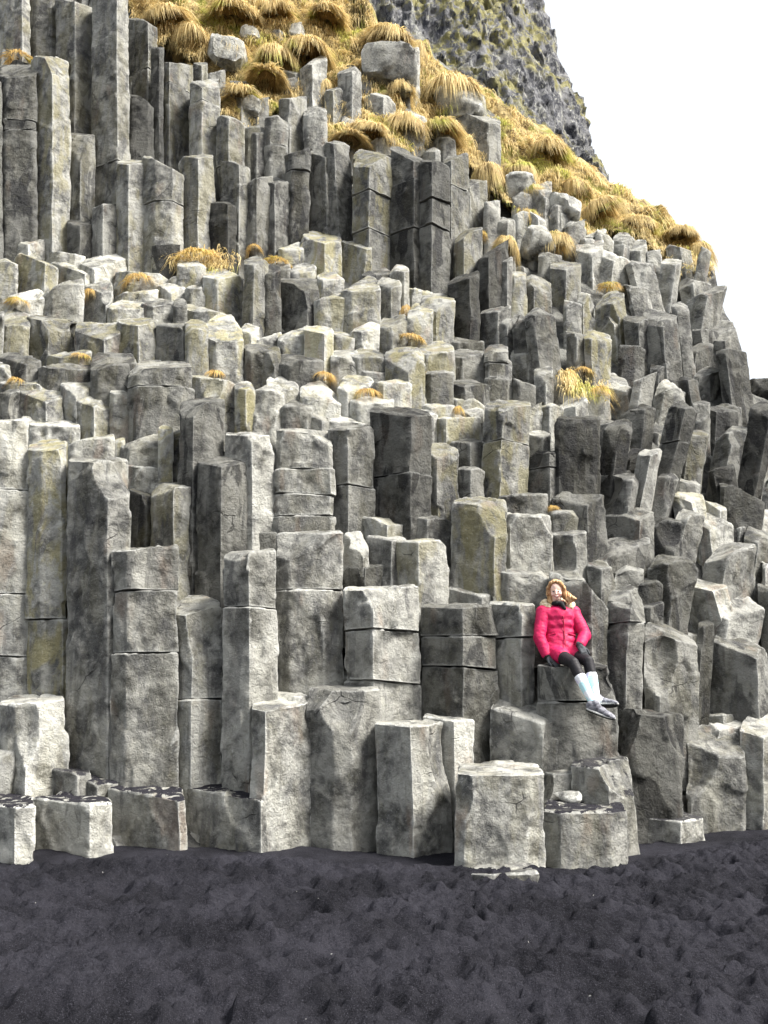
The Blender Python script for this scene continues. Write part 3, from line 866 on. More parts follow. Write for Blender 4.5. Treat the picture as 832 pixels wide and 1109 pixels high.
# ------------------------------------------------------------------ skyline of the near slope, grass area
SKY = np.array([[-400, -190], [380, -190], [396, 0], [412, 30], [440, 38], [462, 38], [470, 62], [500, 82], [530, 98], [545, 112], [600, 146], [645, 190],
                [700, 225], [740, 250], [766, 275], [776, 300], [781, 330], [795, 352], [808, 395], [812, 425], [840, 440], [1100, 470.]])
def v_sky(u): return np.interp(u, SKY[:, 0], SKY[:, 1])
GRASS = [[(120, -195), (380, -195), (396, 2), (412, 30), (440, 38), (462, 38), (470, 62), (500, 82), (530, 98), (545, 112), (600, 146), (645, 190), (700, 225), (740, 250),
          (772, 276), (768, 300), (735, 290), (700, 262), (660, 248), (640, 252), (600, 238), (572, 240), (560, 226), (545, 222), (530, 190), (500, 172), (470, 150), (440, 170),
          (410, 150), (380, 165), (352, 150), (345, 120), (300, 118), (285, 140), (250, 140), (235, 120), (240, 92), (215, 78), (205, 55), (170, 48), (150, 25), (140, 0)],
         [(185, 280), (225, 272), (258, 282), (250, 292), (200, 292)], [(604, 404), (622, 398), (632, 412), (656, 420), (650, 432), (622, 428)]]
def in_poly(u, v, poly):
    r = np.zeros(np.shape(u), bool); n = len(poly)
    for i in range(n):
        x1, y1 = poly[i]; x2, y2 = poly[(i + 1) % n]
        c_ = ((y1 > v) != (y2 > v)) & (u < (x2 - x1) * (v - y1) / ((y2 - y1) or 1e-9) + x1)
        r ^= c_
    return r

def sheet(u0, u1, nu, nv, off_fn, name, mat, vlow=965, seed=0, amp=.12, freq=1.4, mask=None):
    us = np.linspace(u0, u1, nu); q = np.linspace(0, 1, nv)
    U = np.broadcast_to(us[None, :], (nv, nu)); Vv = v_sky(us)[None, :] + (vlow - v_sky(us))[None, :] * q[:, None]
    D = dfun(U, Vv) + off_fn(U, Vv)
    X, Y, Z = at(U, Vv, D)
    P = np.stack([X, Y, Z], -1)
    n1 = fbm(P * freq, 4, seed)[..., None] * amp
    P = P + n1 * np.array([.1, -.7, .7])
    # the crest runs back and falls away behind the skyline
    back = []
    top = P[0]
    for k, (dy, dz) in enumerate([(14, -9.), (9, -2.5), (5, .1), (2.5, .25), (1., .16)]):
        b = top.copy(); b[:, 1] += dy; b[:, 2] += dz
        b[:, 2] += .15 * fbm(b * .9, 3, 5 + k); back.append(b)
    P = np.concatenate([np.stack(back), P])
    P = P.reshape(-1, 3)
    f = grid_faces(nv + 5, nu)[:, ::-1]
    if mask is not None:
        M = np.concatenate([np.repeat((us < 768)[None, :], 5, 0), mask(U, Vv)]).ravel()
        f = f[M[f].all(1)]
    return link(name, mesh_np(name, P, f, None, True), mat)

def bed_material():
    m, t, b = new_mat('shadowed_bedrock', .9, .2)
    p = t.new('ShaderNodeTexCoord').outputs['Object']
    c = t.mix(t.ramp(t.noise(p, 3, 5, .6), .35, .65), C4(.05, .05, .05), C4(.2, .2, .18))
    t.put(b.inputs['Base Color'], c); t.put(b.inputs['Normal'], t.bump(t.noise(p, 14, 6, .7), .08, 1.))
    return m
BED = bed_material()
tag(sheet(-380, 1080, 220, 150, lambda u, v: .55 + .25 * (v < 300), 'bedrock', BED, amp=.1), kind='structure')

# ------------------------------------------------------------------ the countless smaller columns packed between the surveyed ones
def surf_Z(X, Y):
    """height of the average face over plan points; nan where there is none; also u, v"""
    vs = np.linspace(-190, 975, 420)
    s = (554.5 - vs) / F_PX
    T = Y[:, None] / (CP - s * SP)[None, :]
    U = 416 + X[:, None] / T * F_PX
    D = dfun(U, np.broadcast_to(vs, U.shape)) - Y[:, None]
    sg = (D[:, :-1] > 0) & (D[:, 1:] <= 0)
    has = sg.any(1); i = sg.argmax(1)
    t = T[np.arange(len(X)), i]
    return np.where(has, CAM_Z + t * (SP + s[i] * CP), np.nan), U[np.arange(len(X)), i], vs[i]

def fillers():
    rs = np.random.RandomState(3)
    sp = .47; pts = []
    for r, y in enumerate(np.arange(7.9, 27, sp * .8)):
        for x in np.arange(-11, 16, sp):
            pts.append((x + (sp / 2 if r % 2 else 0) + rs.uniform(-.08, .08), y + rs.uniform(-.09, .09)))
    pts = np.array(pts)
    Z, U, Vv = surf_Z(pts[:, 0], pts[:, 1])
    ok = np.isfinite(Z) & (Vv > v_sky(U) + 14) & (U > -330) & (U < 1060)
    for g in GRASS[:1]: ok &= ~in_poly(U, Vv, g)
    VV, QQ, TT = [], [], []; n = 0
    for (x, y), z, u, v in zip(pts[ok], Z[ok], U[ok], Vv[ok]):
        inside = -20 < u < 850 and v > -20
        h = z + (rs.uniform(-.62, -.3) if inside else rs.uniform(-.3, .5))
        if h < .05: continue
        lo = max(-.3, h - 2.2)
        w = sp * rs.uniform(.88, 1.15)
        e = rs.uniform(.25, .75)
        poly = plan_poly(w, e, e, rs)
        a, b = rs.uniform(-.2, .2), rs.uniform(-.1, .35)
        stp = (.055 if inside else .11) * (1 if y < 14 else 1.5)
        V, q, tr = block_mesh(poly, 0, (lambda H, a, b: (lambda X_, Y_: H + a * X_ + b * Y_))(h - lo, a, b), stp, rs, scoops=1, clips=1, offs=(x * 5, y * 5, 0))
        V = V + np.array([x, y, lo])
        VV.append(V); QQ.append(q + n); TT.append(tr + n); n += len(V)
    me = mesh_np('basalt_rubble', np.concatenate(VV), np.concatenate(QQ), np.concatenate(TT), True, 38)
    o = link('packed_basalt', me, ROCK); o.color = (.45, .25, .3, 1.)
    tag(o, 'mass of smaller packed basalt columns filling the gaps of the cliff', 'basalt', None, 'stuff')
    print('filler verts', n)
fillers()
# ------------------------------------------------------------------ black sand beach, one sheet to the horizon
def sand():
    def axis(lo, hi, f0, f1, st, far):
        mid = np.arange(f0, f1 + st / 2, st); L = []
        x, d = f0, st
        while x > lo: d *= 1.35; x -= d; L.append(x)
        R = []; x, d = f1, st
        while x < hi: d *= 1.35; x += d; R.append(x)
        return np.concatenate([L[::-1], mid, R])
    xs = axis(-3000, 3000, -4.6, 6.0, .02, 0); ys = axis(-3000, 3000, 3.4, 10.4, .02, 0)
    X, Y = np.meshgrid(xs, ys)
    P = np.stack([X, Y, 0 * X], -1)
    Z = .05 * fbm(P * .55, 2, 4) + .02 * fbm(P * 2.1, 2, 8)
    def bowls(scale, seed, an):
        q = (P[..., :2] + .35 / scale * np.stack([fbm(P * scale * .9, 2, seed + 5), fbm(P * scale * .9 + 7, 2, seed + 6)], -1)) * scale * np.array([an, 1.])
        f = np.floor(q); best = np.full(X.shape, 9.); dep = np.zeros(X.shape)
        for a in (-1, 0, 1):
            for b_ in (-1, 0, 1):
                i = f[..., 0] + a; j = f[..., 1] + b_
                d_ = (q[..., 0] - i - _hash(i, j, 0 * i, seed)) ** 2 + (q[..., 1] - j - _hash(i, j, 0 * i, seed + 1)) ** 2
                m_ = d_ < best; best = np.where(m_, d_, best); dep = np.where(m_, _hash(i, j, 0 * i, seed + 2), dep)
        q_ = np.clip(best / (.12 + .3 * dep), 0, 1)
        return q_ * q_ * (3 - 2 * q_) * (.5 + .7 * dep) + .25 * best
    Z += .046 * bowls(4.4, 90, .7) + .050 * bowls(7.5, 94, .75) + .030 * bowls(15., 98, .8)
    # trampled: hundreds of overlapping footprints with soft rims
    rs = np.random.RandomState(9)
    N = 1200
    fx = rs.uniform(-4.9, 6.3, N); fy = rs.uniform(3.3, 10.2, N)
    px_ = np.array([-6, -4, -3.6, -2.7, -1.3, .3, 1.4, 2.2, 3.2, 4.2, 6.]); py_ = np.array([7.6, 7.6, 7.7, 7.95, 8.05, 7.8, 7.75, 7.9, 8.6, 9.3, 9.6])
    foot = lambda q: np.interp(q, px_, py_)
    ft = foot(X)
    for x, y in zip(fx, fy):
        L = rs.uniform(.035, .085) if rs.rand() < .75 else rs.uniform(.09, .16); W = L * rs.uniform(.35, .65); a = rs.normal(0, .9); d = rs.uniform(.2, .4) * min(L, .08)
        i0, i1 = np.searchsorted(xs, [x - L * 2.2, x + L * 2.2]); j0, j1 = np.searchsorted(ys, [y - L * 2.2, y + L * 2.2])
        dx = X[j0:j1, i0:i1] - x; dy = Y[j0:j1, i0:i1] - y
        p = (dx * math.cos(a) + dy * math.sin(a)) / L; q = (-dx * math.sin(a) + dy * math.cos(a)) / W
        r2 = p * p + q * q
        old = Z[j0:j1, i0:i1]
        Z[j0:j1, i0:i1] = old * (1 - .5 * np.exp(-r2 * .8)) - d * np.exp(-r2 * r2 * 1.2) + d * .45 * np.exp(-((np.sqrt(r2) - 1.35) / .35) ** 2)
    near = np.clip((ft - .12 - Y) / .5, .12, 1)
    Z = Z * near
    Z += .008 * fbm(P * 9, 3, 12) * near * (np.abs(X) < 12)
    # drifted up a little against the rock foot
    Z += (.045 + .06 * fbm(P * 1.1, 2, 77)) * np.clip(1 - (foot(X) - Y) / .9, 0, 1) * (Y < foot(X) + .3)
    rim = np.abs(X) + np.abs(Y)
    Z = np.where(rim > 60, -.1, Z)
    V = np.stack([X, Y, Z], -1).reshape(-1, 3)
    m, t, b = new_mat('black_sand', .9, .06)
    p = t.new('ShaderNodeTexCoord').outputs['Object']
    g1 = t.noise(p, 190, 2, .6); g2 = t.noise(p, 60, 4, .7); big = t.noise(p, 1.3, 4, .6)
    c = t.mix(t.ramp(big, .35, .65), C4(.012, .012, .015), C4(.030, .0295, .037))
    c = t.mix(t.math('MULTIPLY', t.ramp(g1, .56, .68), .8), c, C4(.07, .07, .085))
    c = t.mix(t.math('MULTIPLY', t.ramp(g2, .5, .36), .5), c, C4(.005, .005, .007))
    vor = t.new('ShaderNodeTexVoronoi'); t.put(vor.inputs['Vector'], p); vor.inputs['Scale'].default_value = 38.
    rsel = t.new('ShaderNodeSeparateColor'); t.put(rsel.inputs[0], vor.outputs['Color'])
    peb = t.math('MULTIPLY', t.ramp(vor.outputs['Distance'], .30, .2), t.ramp(rsel.outputs[0], .9985, .9992))
    c = t.mix(peb, c, C4(.4, .4, .39))
    t.put(b.inputs['Base Color'], c)
    t.put(b.inputs['Normal'], t.bump(t.math('ADD', t.math('MULTIPLY', g1, .25), t.noise(p, 48, 5, .75)), .03, 1.))
    t.put(b.inputs['Roughness'], t.ramp(g2, .3, .7, .8, 1.))
    o = link('beach_sand', mesh_np('beach_sand', V, grid_faces(len(ys), len(xs)), None, True), m)
    tag(o, kind='structure')
sand()

# ------------------------------------------------------------------ grass
def grass_material(name, base, tip, hue):
    m, t, b = new_mat(name, .7, .2)
    geo = t.new('ShaderNodeNewGeometry')
    oi = t.new('ShaderNodeObjectInfo')
    p = t.new('ShaderNodeTexCoord').outputs['Object']
    r = geo.outputs['Random Per Island']
    c = t.mix(r, C4(*base), C4(*tip))
    c = t.mix(t.ramp(t.noise(t.vadd(p, oi.outputs['Location']), 1.1, 3, .6), .54, .66), c, t.mix(r, C4(*hue), C4(hue[0] * 1.6, hue[1] * 1.6, hue[2] * 1.4)))
    c = t.mix(t.math('MULTIPLY', t.ramp(t.noise(t.vadd(p, oi.outputs['Location']), 2.6, 4, .7), .52, .66), .75), c, C4(base[0] * .6, base[1] * .52, base[2] * .6))
    t.put(b.inputs['Base Color'], c)
    try: b.inputs['Subsurface Weight'].default_value = 0
    except Exception: pass
    tr = t.new('ShaderNodeBsdfTranslucent'); t.put(tr.inputs[0], c)
    mx = t.new('ShaderNodeMixShader'); mx.inputs[0].default_value = .3
    t.l.new(b.outputs[0], mx.inputs[1]); t.l.new(tr.outputs[0], mx.inputs[2])
    t.l.new(mx.outputs[0], t.n['Material Output'].inputs[0])
    return m
GOLD = grass_material('dry_golden_grass', (.44, .33, .13), (.90, .74, .40), (.38, .38, .10))
RUST = grass_material('rusty_dry_grass', (.46, .29, .09), (.82, .62, .26), (.42, .34, .09))
def soil_material():
    m, t, b = new_mat('matted_turf', .9, .1)
    p = t.new('ShaderNodeTexCoord').outputs['Object']
    c = t.mix(t.ramp(t.noise(p, 5, 5, .7), .35, .65), C4(.13, .09, .04), C4(.58, .46, .22))
    c = t.mix(t.ramp(t.noise(p, 1.2, 3, .6), .52, .62), c, C4(.22, .22, .05))
    t.put(b.inputs['Base Color'], c); t.put(b.inputs['Normal'], t.bump(t.noise(p, 30, 6, .8), .06, 1.))
    return m
TURF = soil_material()
def mound_mat():
    m, t, b = new_mat('tussock_core', .95, .05)
    p = t.new('ShaderNodeTexCoord').outputs['Object']
    t.put(b.inputs['Base Color'], t.mix(t.noise(p, 14, 4, .7), C4(.06, .04, .02), C4(.24, .16, .07)))
    return m
CORE = mound_mat()

def blades(root, dirs, length, width, droop, rs, segs=4):
    """curved tapering blades; arrays of roots and directions"""
    n = len(root)
    side = np.cross(dirs, np.tile([0, 0, 1.], (n, 1)) + rs.normal(0, .4, (n, 3))); side /= np.linalg.norm(side, axis=1)[:, None] + 1e-9
    rows = []
    for k in range(segs + 1):
        s = k / segs
        c = root + dirs * (length * s)[:, None] + np.column_stack([0 * s * length, 0 * length, -droop * length * s * s])
        wv = (width * (1 - s ** 1.5) * .5 + .0008)[:, None]
        rows.append(c - side * wv); rows.append(c + side * wv)
    V = np.stack(rows, 1).reshape(-1, 3)
    m = 2 * (segs + 1); base = (np.arange(n) * m)[:, None]
    q = np.concatenate([np.stack([base + 2 * k, base + 2 * k + 1, base + 2 * k + 3, base + 2 * k + 2], -1) for k in range(segs)], 1).reshape(-1, 4)
    return V, q

def tussock_meshes(seed, n=2100, core=1.):
    """an overhanging head of dry grass, ~1 m across, and its dark core"""
    rs = np.random.RandomState(seed)
    th = rs.uniform(0, 2 * math.pi, n); ph = np.arccos(rs.uniform(-.15, 1, n))
    d = np.column_stack([np.sin(ph) * np.cos(th), np.sin(ph) * np.sin(th), np.cos(ph)])
    lump = 1 + .25 * vnoise(d * 2.2 + seed, 3)
    root = d * np.array([.30, .24, .17]) * lump[:, None]
    comb = vnoise(d * 3.5 + seed * 3, 7)
    dirs = d * np.array([1, 1, .8]) + np.column_stack([comb * 1.0, vnoise(d * 3.5 + seed, 8) * .7 - .25, .25 + .5 * vnoise(d * 5 + seed, 9)]) + rs.normal(0, .12, (n, 3))
    dirs /= np.linalg.norm(dirs, axis=1)[:, None]
    V, q = blades(root, dirs, rs.uniform(.14, .42, n) * (1 + .35 * comb), rs.uniform(.008, .02, n), rs.uniform(1.3, 2.3, n), rs)
    u = np.linspace(0, 2 * math.pi, 25)[:-1]; rows = []
    for z in np.linspace(-.9, 1, 10):
        r = math.sqrt(max(0, 1 - z * z)) + .02
        rows.append(np.column_stack([r * np.cos(u), r * np.sin(u), np.full(24, z)]))
    R = np.concatenate(rows); R = R * np.array([.25, .19, .13]) * core * (1 + .22 * fbm(R * 1.8 + seed, 3, 4))[:, None]
    return mesh_np('grass_blades', V, q, None, True), mesh_np('turf_core', R, grid_faces(10, 24, True), None, True)
TM = [tussock_meshes(s) for s in (1, 2, 3, 4, 7, 8, 9)]
for bm_, cm_ in TM: bm_.materials.append(GOLD); cm_.materials.append(CORE)
TMS = [tussock_meshes(s, 420, .12) for s in (5, 6, 10)]
for bm_, cm_ in TMS: bm_.materials.append(RUST); cm_.materials.append(CORE)

# u, v (centre), width px, height px, label
TUSS = [
 (330, 55, 80, 42, 'broad shaggy grass tussock over dark rock near the top middle'),
 (300, 60, 60, 34, 'rounded brown grass tussock left of the pale pillar top'),
 (255, 15, 75, 30, 'golden tussock at the top edge above the left grass band'),
 (300, 14, 60, 34, 'overhanging tussock at the top edge over a black hollow'),
 (355, 20, 60, 30, 'tussock at the top edge left of the dark far cliff'),
 (180, 18, 70, 34, 'leftmost tussock drooping beside the tall upper columns'),
 (208, 34, 50, 40, 'rusty tussock drooping over the columns right of the tallest one'),
 (250, 48, 50, 26, 'small golden tussock below the top left grass band'),
 (422, 42, 76, 36, 'large overhanging tussock capping a shaded rock under the dark cliff'),
 (452, 52, 30, 40, 'narrow tussock hanging at the right end of the capping tussock'),
 (490, 95, 78, 40, 'golden tussock draped over a round boulder below the dark cliff'),
 (432, 97, 44, 22, 'low greenish tussock between the capping and the draped tussocks'),
 (288, 86, 60, 24, 'flat mossy tussock left of the pale pointed pillar'),
 (262, 105, 60, 26, 'tussock at the left edge of the grass above the colonnade'),
 (350, 92, 34, 26, 'small tussock between two pale pillars'),
 (436, 132, 60, 30, 'bright tussock below the rounded pale pillar head'),
 (475, 140, 60, 36, 'bright tussock above the dark pair of columns'),
 (400, 142, 60, 22, 'low rusty tussock on top of the thick yellowish column'),
 (378, 152, 50, 18, 'thin rusty tussock left of the thick yellowish column'),
 (528, 185, 46, 36, 'brown hanging tussock under the middle of the grass slope'),
 (562, 182, 48, 30, 'dark edged tussock with a hollow beneath on the grass slope'),
 (575, 208, 40, 22, 'small brown tussock below the hollow on the grass slope'),
 (572, 232, 30, 26, 'small round brown tussock among pale boulders'),
 (600, 258, 44, 26, 'dark brown tussock above the upper right columns'),
 (622, 200, 46, 26, 'tussock with a dark underside on the right part of the slope'),
 (650, 222, 50, 24, 'tussock above the pale boulders of the upper right'),
 (690, 240, 50, 22, 'tussock near the skyline on the right slope'),
 (735, 252, 50, 20, 'flat tussock on the skyline at the right end of the slope'),
 (756, 268, 36, 30, 'rightmost tussock hanging over the skyline'),
 (548, 262, 34, 28, 'tussock hanging beside the olive flat topped column'),
 (592, 160, 60, 26, 'long pale tussock below the foot of the dark cliff'),
]
SMALL = [
 (440, 334, 16, 18, 'small orange tuft on the rock in the middle of the upper ledges'),
 (20, 326, 26, 8, 'flat orange tuft at the left edge of the ledges'), 
 (97, 315, 14, 12, 'tiny tuft between two slabs at left'), 
 (88, 384, 20, 7, 'tiny tuft on the left ledges'), 
 (18, 412, 18, 12, 'low tuft on the dark left ledge'), (150, 302, 40, 10, 'long low tuft on the rubble ledge'),
 (212, 278, 56, 16, 'wide golden tuft on the ledge under the jagged spire'), 
 (275, 268, 18, 14, 'tuft at the foot of the tall middle columns'), (300, 284, 34, 10, 'flat tuft on the ledge below the middle columns'),
 (234, 403, 22, 10, 'orange tuft at the end of the left ledge'),
 (445, 366, 34, 9, 'strip of dry tuft on a middle ledge'), (462, 338, 12, 24, 'greenish tuft hanging in a crack'),
 (463, 402, 10, 20, 'small hanging tuft right of the middle ledges'), (352, 406, 24, 12, 'orange tuft on the lower middle ledge'), (398, 424, 34, 9, 'yellow tuft on the pale ledge near the centre'),
 (496, 442, 12, 12, 'single orange tuft above the stained column'), (648, 424, 30, 20, 'yellow tuft among boulders at right'), (616, 404, 16, 22, 'yellow hanging tuft below the leaning columns'),
 (633, 402, 26, 12, 'flat yellow tuft below the olive column'), (598, 549, 14, 7, 'small yellow tuft above the seated person'), 
 (660, 308, 26, 10, 'tuft among the upper right blocks'), 
 (20, 62, 34, 18, 'rusty tuft between the tall columns at the top left'), (522, 252, 12, 10, 'orange tuft on the olive flat topped column'), (230, 470, 0, 0, ''),
]
def place_tuss(lst, meshes, unit, grp, dy):
    for i, (u, v, wp, hp, lab) in enumerate(lst):
        if not lab: continue
        Y = float(dfun(u, v)) + dy
        x, y, z = [float(q) for q in at(u, v, Y)]
        k = wp / F_PX * Y / unit * (1.2 if meshes is TMS else 1.); kz = max(hp / F_PX * Y / (unit * .62), .55 * k)
        r = link('grass_tussock', None, None, None, (x, y, z - .08 * kz)); r.empty_display_size = .2
        r.scale = (k, k, kz); r.rotation_euler = (random.uniform(-.1, .2), random.uniform(-.2, .2), random.uniform(-3.1, 3.1))
        b_, c_ = meshes[i % len(meshes)]
        link('grass_blades', b_, None, r); link('turf_core', c_, None, r)
        tag(r, lab, 'grass tussock', grp)
place_tuss(TUSS, TM, 1.0, 'overhanging tussocks on the grass slope', -.22)
place_tuss(SMALL, TMS, 1.0, 'small tufts growing on the ledges', -.12)

def grass_off(u, v):
    g = np.zeros(np.shape(u), bool)
    g |= in_poly(u, v, GRASS[0])
    return np.where(g, .02, .8)
tag(sheet(90, 800, 240, 200, grass_off, 'grass_slope', TURF, vlow=320, seed=40, amp=.5, freq=1.1, mask=lambda u, v: in_poly(u, np.maximum(v, v_sky(u) + 3), GRASS[0]) | (in_poly(u + 9, v, GRASS[0]) | in_poly(u - 9, v, GRASS[0]) | in_poly(u, v - 9, GRASS[0]))), kind='structure')

def turf_blades():
    rs = np.random.RandomState(21)
    n = 230000
    u = rs.uniform(110, 790, n); v = rs.uniform(-40, 440, n)
    keep = np.zeros(n, bool)
    ju = u + rs.normal(0, 4, n); jv = v + rs.normal(0, 4, n)
    for g in GRASS: keep |= in_poly(ju, jv, g)
    keep &= v > v_sky(u) + 1
    u, v = u[keep], v[keep]
    D = dfun(u, v) + np.where(v > 268, -.1, .02)
    X, Y, Z = at(u, v, D); P = np.stack([X, Y, Z], -1)
    amp = np.where((v > 268), 0, .5)
    P = P + (fbm(P * 1.1, 4, 40) * amp)[:, None] * np.array([.1, -.7, .7])
    # clumping: keep blades where a clump noise is high, comb them together
    cl = vnoise(P * 3.2, 50)
    k2 = cl > rs.uniform(-.9, .3, len(cl)); P = P[k2]; cl = cl[k2]
    m = len(P)
    d = np.column_stack([vnoise(P * 2.1, 51) * .9 + rs.normal(0, .15, m), -.55 + rs.normal(0, .2, m), .75 + rs.normal(0, .15, m)])
    d /= np.linalg.norm(d, axis=1)[:, None]
    sc = P[:, 1] / 15
    V, q = blades(P, d, rs.uniform(.18, .48, m) * (.8 + .4 * cl) * sc, rs.uniform(.008, .02, m) * sc, rs.uniform(1.0, 1.9, m), rs, 3)
    o = link('dry_grass', mesh_np('dry_grass', V, q, None, True), GOLD)
    tag(o, 'golden dry grass matted over the slope above the columns', 'grass', None, 'stuff')
    print('blades', m)
turf_blades()

# ------------------------------------------------------------------ dark crag far behind
def far_cliff():
    vs = np.linspace(-90, 300, 170); q = np.linspace(0, 1, 190)
    ev = np.interp(vs, [-90, -30, 0, 20, 60, 90, 112, 150, 188, 230, 300], [540, 558, 573, 588, 602, 618, 629, 636, 647, 662, 690])
    U = 372 + (ev - 372)[:, None] * q[None, :]; Vv = np.broadcast_to(vs[:, None], U.shape)
    D = 44 + 7 * np.clip((q - .55) / .45, 0, 1)[None, :] ** 2.2 + 0 * U - (Vv - 100) * .02
    X, Y, Z = at(U, Vv, D)
    P = np.stack([X, Y, Z], -1)
    # wrap round behind the edge
    back = []
    for dx, dy in ((-.3, 1.2), (-2., 4.), (-8, 9), (-20, 14)):
        b = P[:, -1].copy(); b[:, 0] += dx; b[:, 1] += dy; back.append(b[:, None])
    P = np.concatenate([P] + back, 1); nc = P.shape[1]
    st = P * np.array([.5, .5, .27])
    rid = 1 - np.abs(fbm(st * 1.1 + fbm(st * 2., 2, 61)[..., None] * .8, 4, 60)) * 2
    f = .42 * (2.2 * fbm(st * .6, 3, 62) + 1.1 * rid + .8 * facets(P * np.array([.8, .8, .4]), 63) + .45 * facets(P * np.array([2.2, 2.2, 1.1]), 64))
    P = P + f[..., None] * np.array([.35, -.9, .12]) * np.r_[np.ones(190), .5, .5, .5, .5][None, :, None]
    m, t, b = new_mat('dark_crag', .8, .3)
    p = t.new('ShaderNodeTexCoord').outputs['Object']; pz = t.vmul(p, (1, 1, .45))
    c = t.mix(t.ramp(t.noise(pz, 1.1, 6, .7, 1.6), .42, .58), C4(.05, .053, .068), C4(.26, .26, .27))
    c = t.mix(t.ramp(t.noise(pz, 1.6, 6, .75, 1.), .54, .62), c, C4(.48, .48, .43))
    c = t.mix(t.math('MULTIPLY', t.ramp(t.noise(p, .25, 4, .6), .44, .56), t.ramp(t.noise(p, 1.3, 5, .7), .43, .56)), c, C4(.36, .33, .13))
    t.put(b.inputs['Base Color'], c); t.put(b.inputs['Normal'], t.bump(t.noise(pz, 2.2, 7, .75, .6), .9, 1.))
    o = link('crag', mesh_np('crag', P.reshape(-1, 3), grid_faces(len(vs), nc), None, True, 40), m)
    tag(o, kind='structure')
far_cliff()

# distant skerry of rock seen past the right edge of the face
def boulder(name, u, v, Y, w, h, seed, label, cat, mat=ROCK, color=(.2, 0, .4, 1), flat=.7, group=None, res=22, ridge=.09):
    x, y, z = [float(q) for q in at(u, v, Y)]
    th = np.linspace(0, 2 * math.pi, res * 2 + 1)[:-1]; ph = np.linspace(-1, 1, res)
    rows = [np.column_stack([math.sqrt(max(0, 1 - c * c)) * np.cos(th) + 1e-4 * np.cos(th), math.sqrt(max(0, 1 - c * c)) * np.sin(th) + 1e-4 * np.sin(th), np.full(len(th), c)]) for c in np.sin(ph * math.pi / 2)]
    R = np.concatenate(rows); q = R * 1.7 + seed * 3.3
    rq = np.random.RandomState(int(seed * 7) % 9999)
    for _ in range(13):
        nn = rq.normal(0, 1, 3); nn /= np.linalg.norm(nn); dd = R @ nn - rq.uniform(.5, .8); R = R - np.maximum(dd, 0)[:, None] * nn
    k = 1 + .10 * fbm(q, 2, 70) + .05 * facets(q * 1.6, 71) + ridge * .2 * fbm(q * 4, 3, 72)
    k = k * 1.2
    R = np.sign(R) * np.abs(R) ** flat * k[:, None] * np.array([w / 2, w * .45, h / 2])
    o = link(name, mesh_np(name, R, grid_faces(res, len(th), True), None, True, 40), mat, None, (x, y, z)); o.color = color
    tag(o, label, cat, group)
    return o
boulder('rock_outcrop', 826, 424, 30., 1.5, 1.0, 3, 'distant dark outcrop just past the right end of the cliff', 'rock outcrop', color=(.1, 0, .4, 1))
boulder('stone', 591, 931, float(ground_Y(936)) - .02, .14, .12, 5, 'small white stone on the sand between two low blocks', 'stone', color=(1, 0, .2, 1), res=12)
boulder('pebble', 578, 958, float(ground_Y(959)), .05, .04, 6, 'lone white pebble on the black sand in front of the blocks', 'pebble', color=(1, 0, .2, 1), res=8)
boulder('stone', 615, 863, 8.1, .22, .12, 7, 'flat white stone on the sandy ledge under the person', 'stone', color=(1, 0, .5, 1), res=12)
boulder('boulder', 498, 119, float(dfun(502, 118)) - .1, 1.2, 1.1, 13, 'round pale boulder under the draped golden tussock', 'boulder', color=(.7, .1, .5, 1))
boulder('boulder', 420, 78, float(dfun(420, 90)) - .2, 1.3, 1.2, 9, 'shaded boulder under the large capping tussock', 'boulder', color=(.45, .1, .1, 1))
for (u, v, w, h, lab) in [(250, 60, .95, 1.0, 'pale boulder in the grass at upper left'), (273, 40, .5, .4, 'small boulder beside the top left grass'),
                          (322, 36, .5, .55, 'grey stone peeking from under the top tussocks'), (562, 208, .8, .7, 'pale cracked boulder below the hollow tussock'),
                          (605, 232, 1., .8, 'pale boulder left of the large smooth knob'), (583, 262, .7, .7, 'stubby boulder under the small round tussock'), (275, 120, .5, .5, 'half buried stone at the top of the colonnade')]:
    boulder('boulder', u, v, float(dfun(u, v)) - .15, w, h, u, lab, 'boulder', color=(.75, .15, (u % 10) / 10, 1))

# ------------------------------------------------------------------ light, sky, camera
SUN_EL, SUN_AZ = rad(50), rad(112)      # azimuth clockwise from +Y (towards +X)
w = bpy.data.worlds.new('World'); scene.world = w; w.use_nodes = True
wt = w.node_tree; bg = wt.nodes['Background']
sky = wt.nodes.new('ShaderNodeTexSky'); sky.sky_type = 'NISHITA'; sky.sun_disc = False
sky.sun_elevation = SUN_EL; sky.sun_rotation = SUN_AZ; sky.dust_density = 6; sky.air_density = 1.5
# overcast: the blue is washed out to an even white cloud layer
mx = wt.nodes.new('ShaderNodeMix'); mx.data_type = 'RGBA'; mx.inputs[0].default_value = .8
wt.links.new(sky.outputs[0], mx.inputs[6]); mx.inputs[7].default_value = (3.2, 3.28, 3.38, 1)
wt.links.new(mx.outputs[2], bg.inputs[0]); bg.inputs[1].default_value = .05
sd = bpy.data.lights.new('sun', 'SUN'); sd.energy = 1.5; sd.angle = rad(22); sd.color = (1, .97, .92)
so = bpy.data.objects.new('sun', sd); COL.objects.link(so)
dv = Vector((math.sin(SUN_AZ) * math.cos(SUN_EL), math.cos(SUN_AZ) * math.cos(SUN_EL), math.sin(SUN_EL)))
so.rotation_euler = dv.to_track_quat('Z', 'Y').to_euler(); so.location = (12, -6, 14)
cd = bpy.data.cameras.new('camera'); co = bpy.data.objects.new('camera', cd); COL.objects.link(co)
cd.sensor_fit = 'VERTICAL'; cd.sensor_height = 36; cd.lens = 36 * F_PX / 1109; cd.clip_end = 8000; cd.clip_start = .05
co.location = (0, 0, CAM_Z); co.rotation_euler = (rad(90) + PITCH, 0, 0)
scene.camera = co
vs_ = scene.view_settings; vs_.view_transform = 'Standard'; vs_.look = 'None'; vs_.gamma = 1; vs_.use_curve_mapping = False
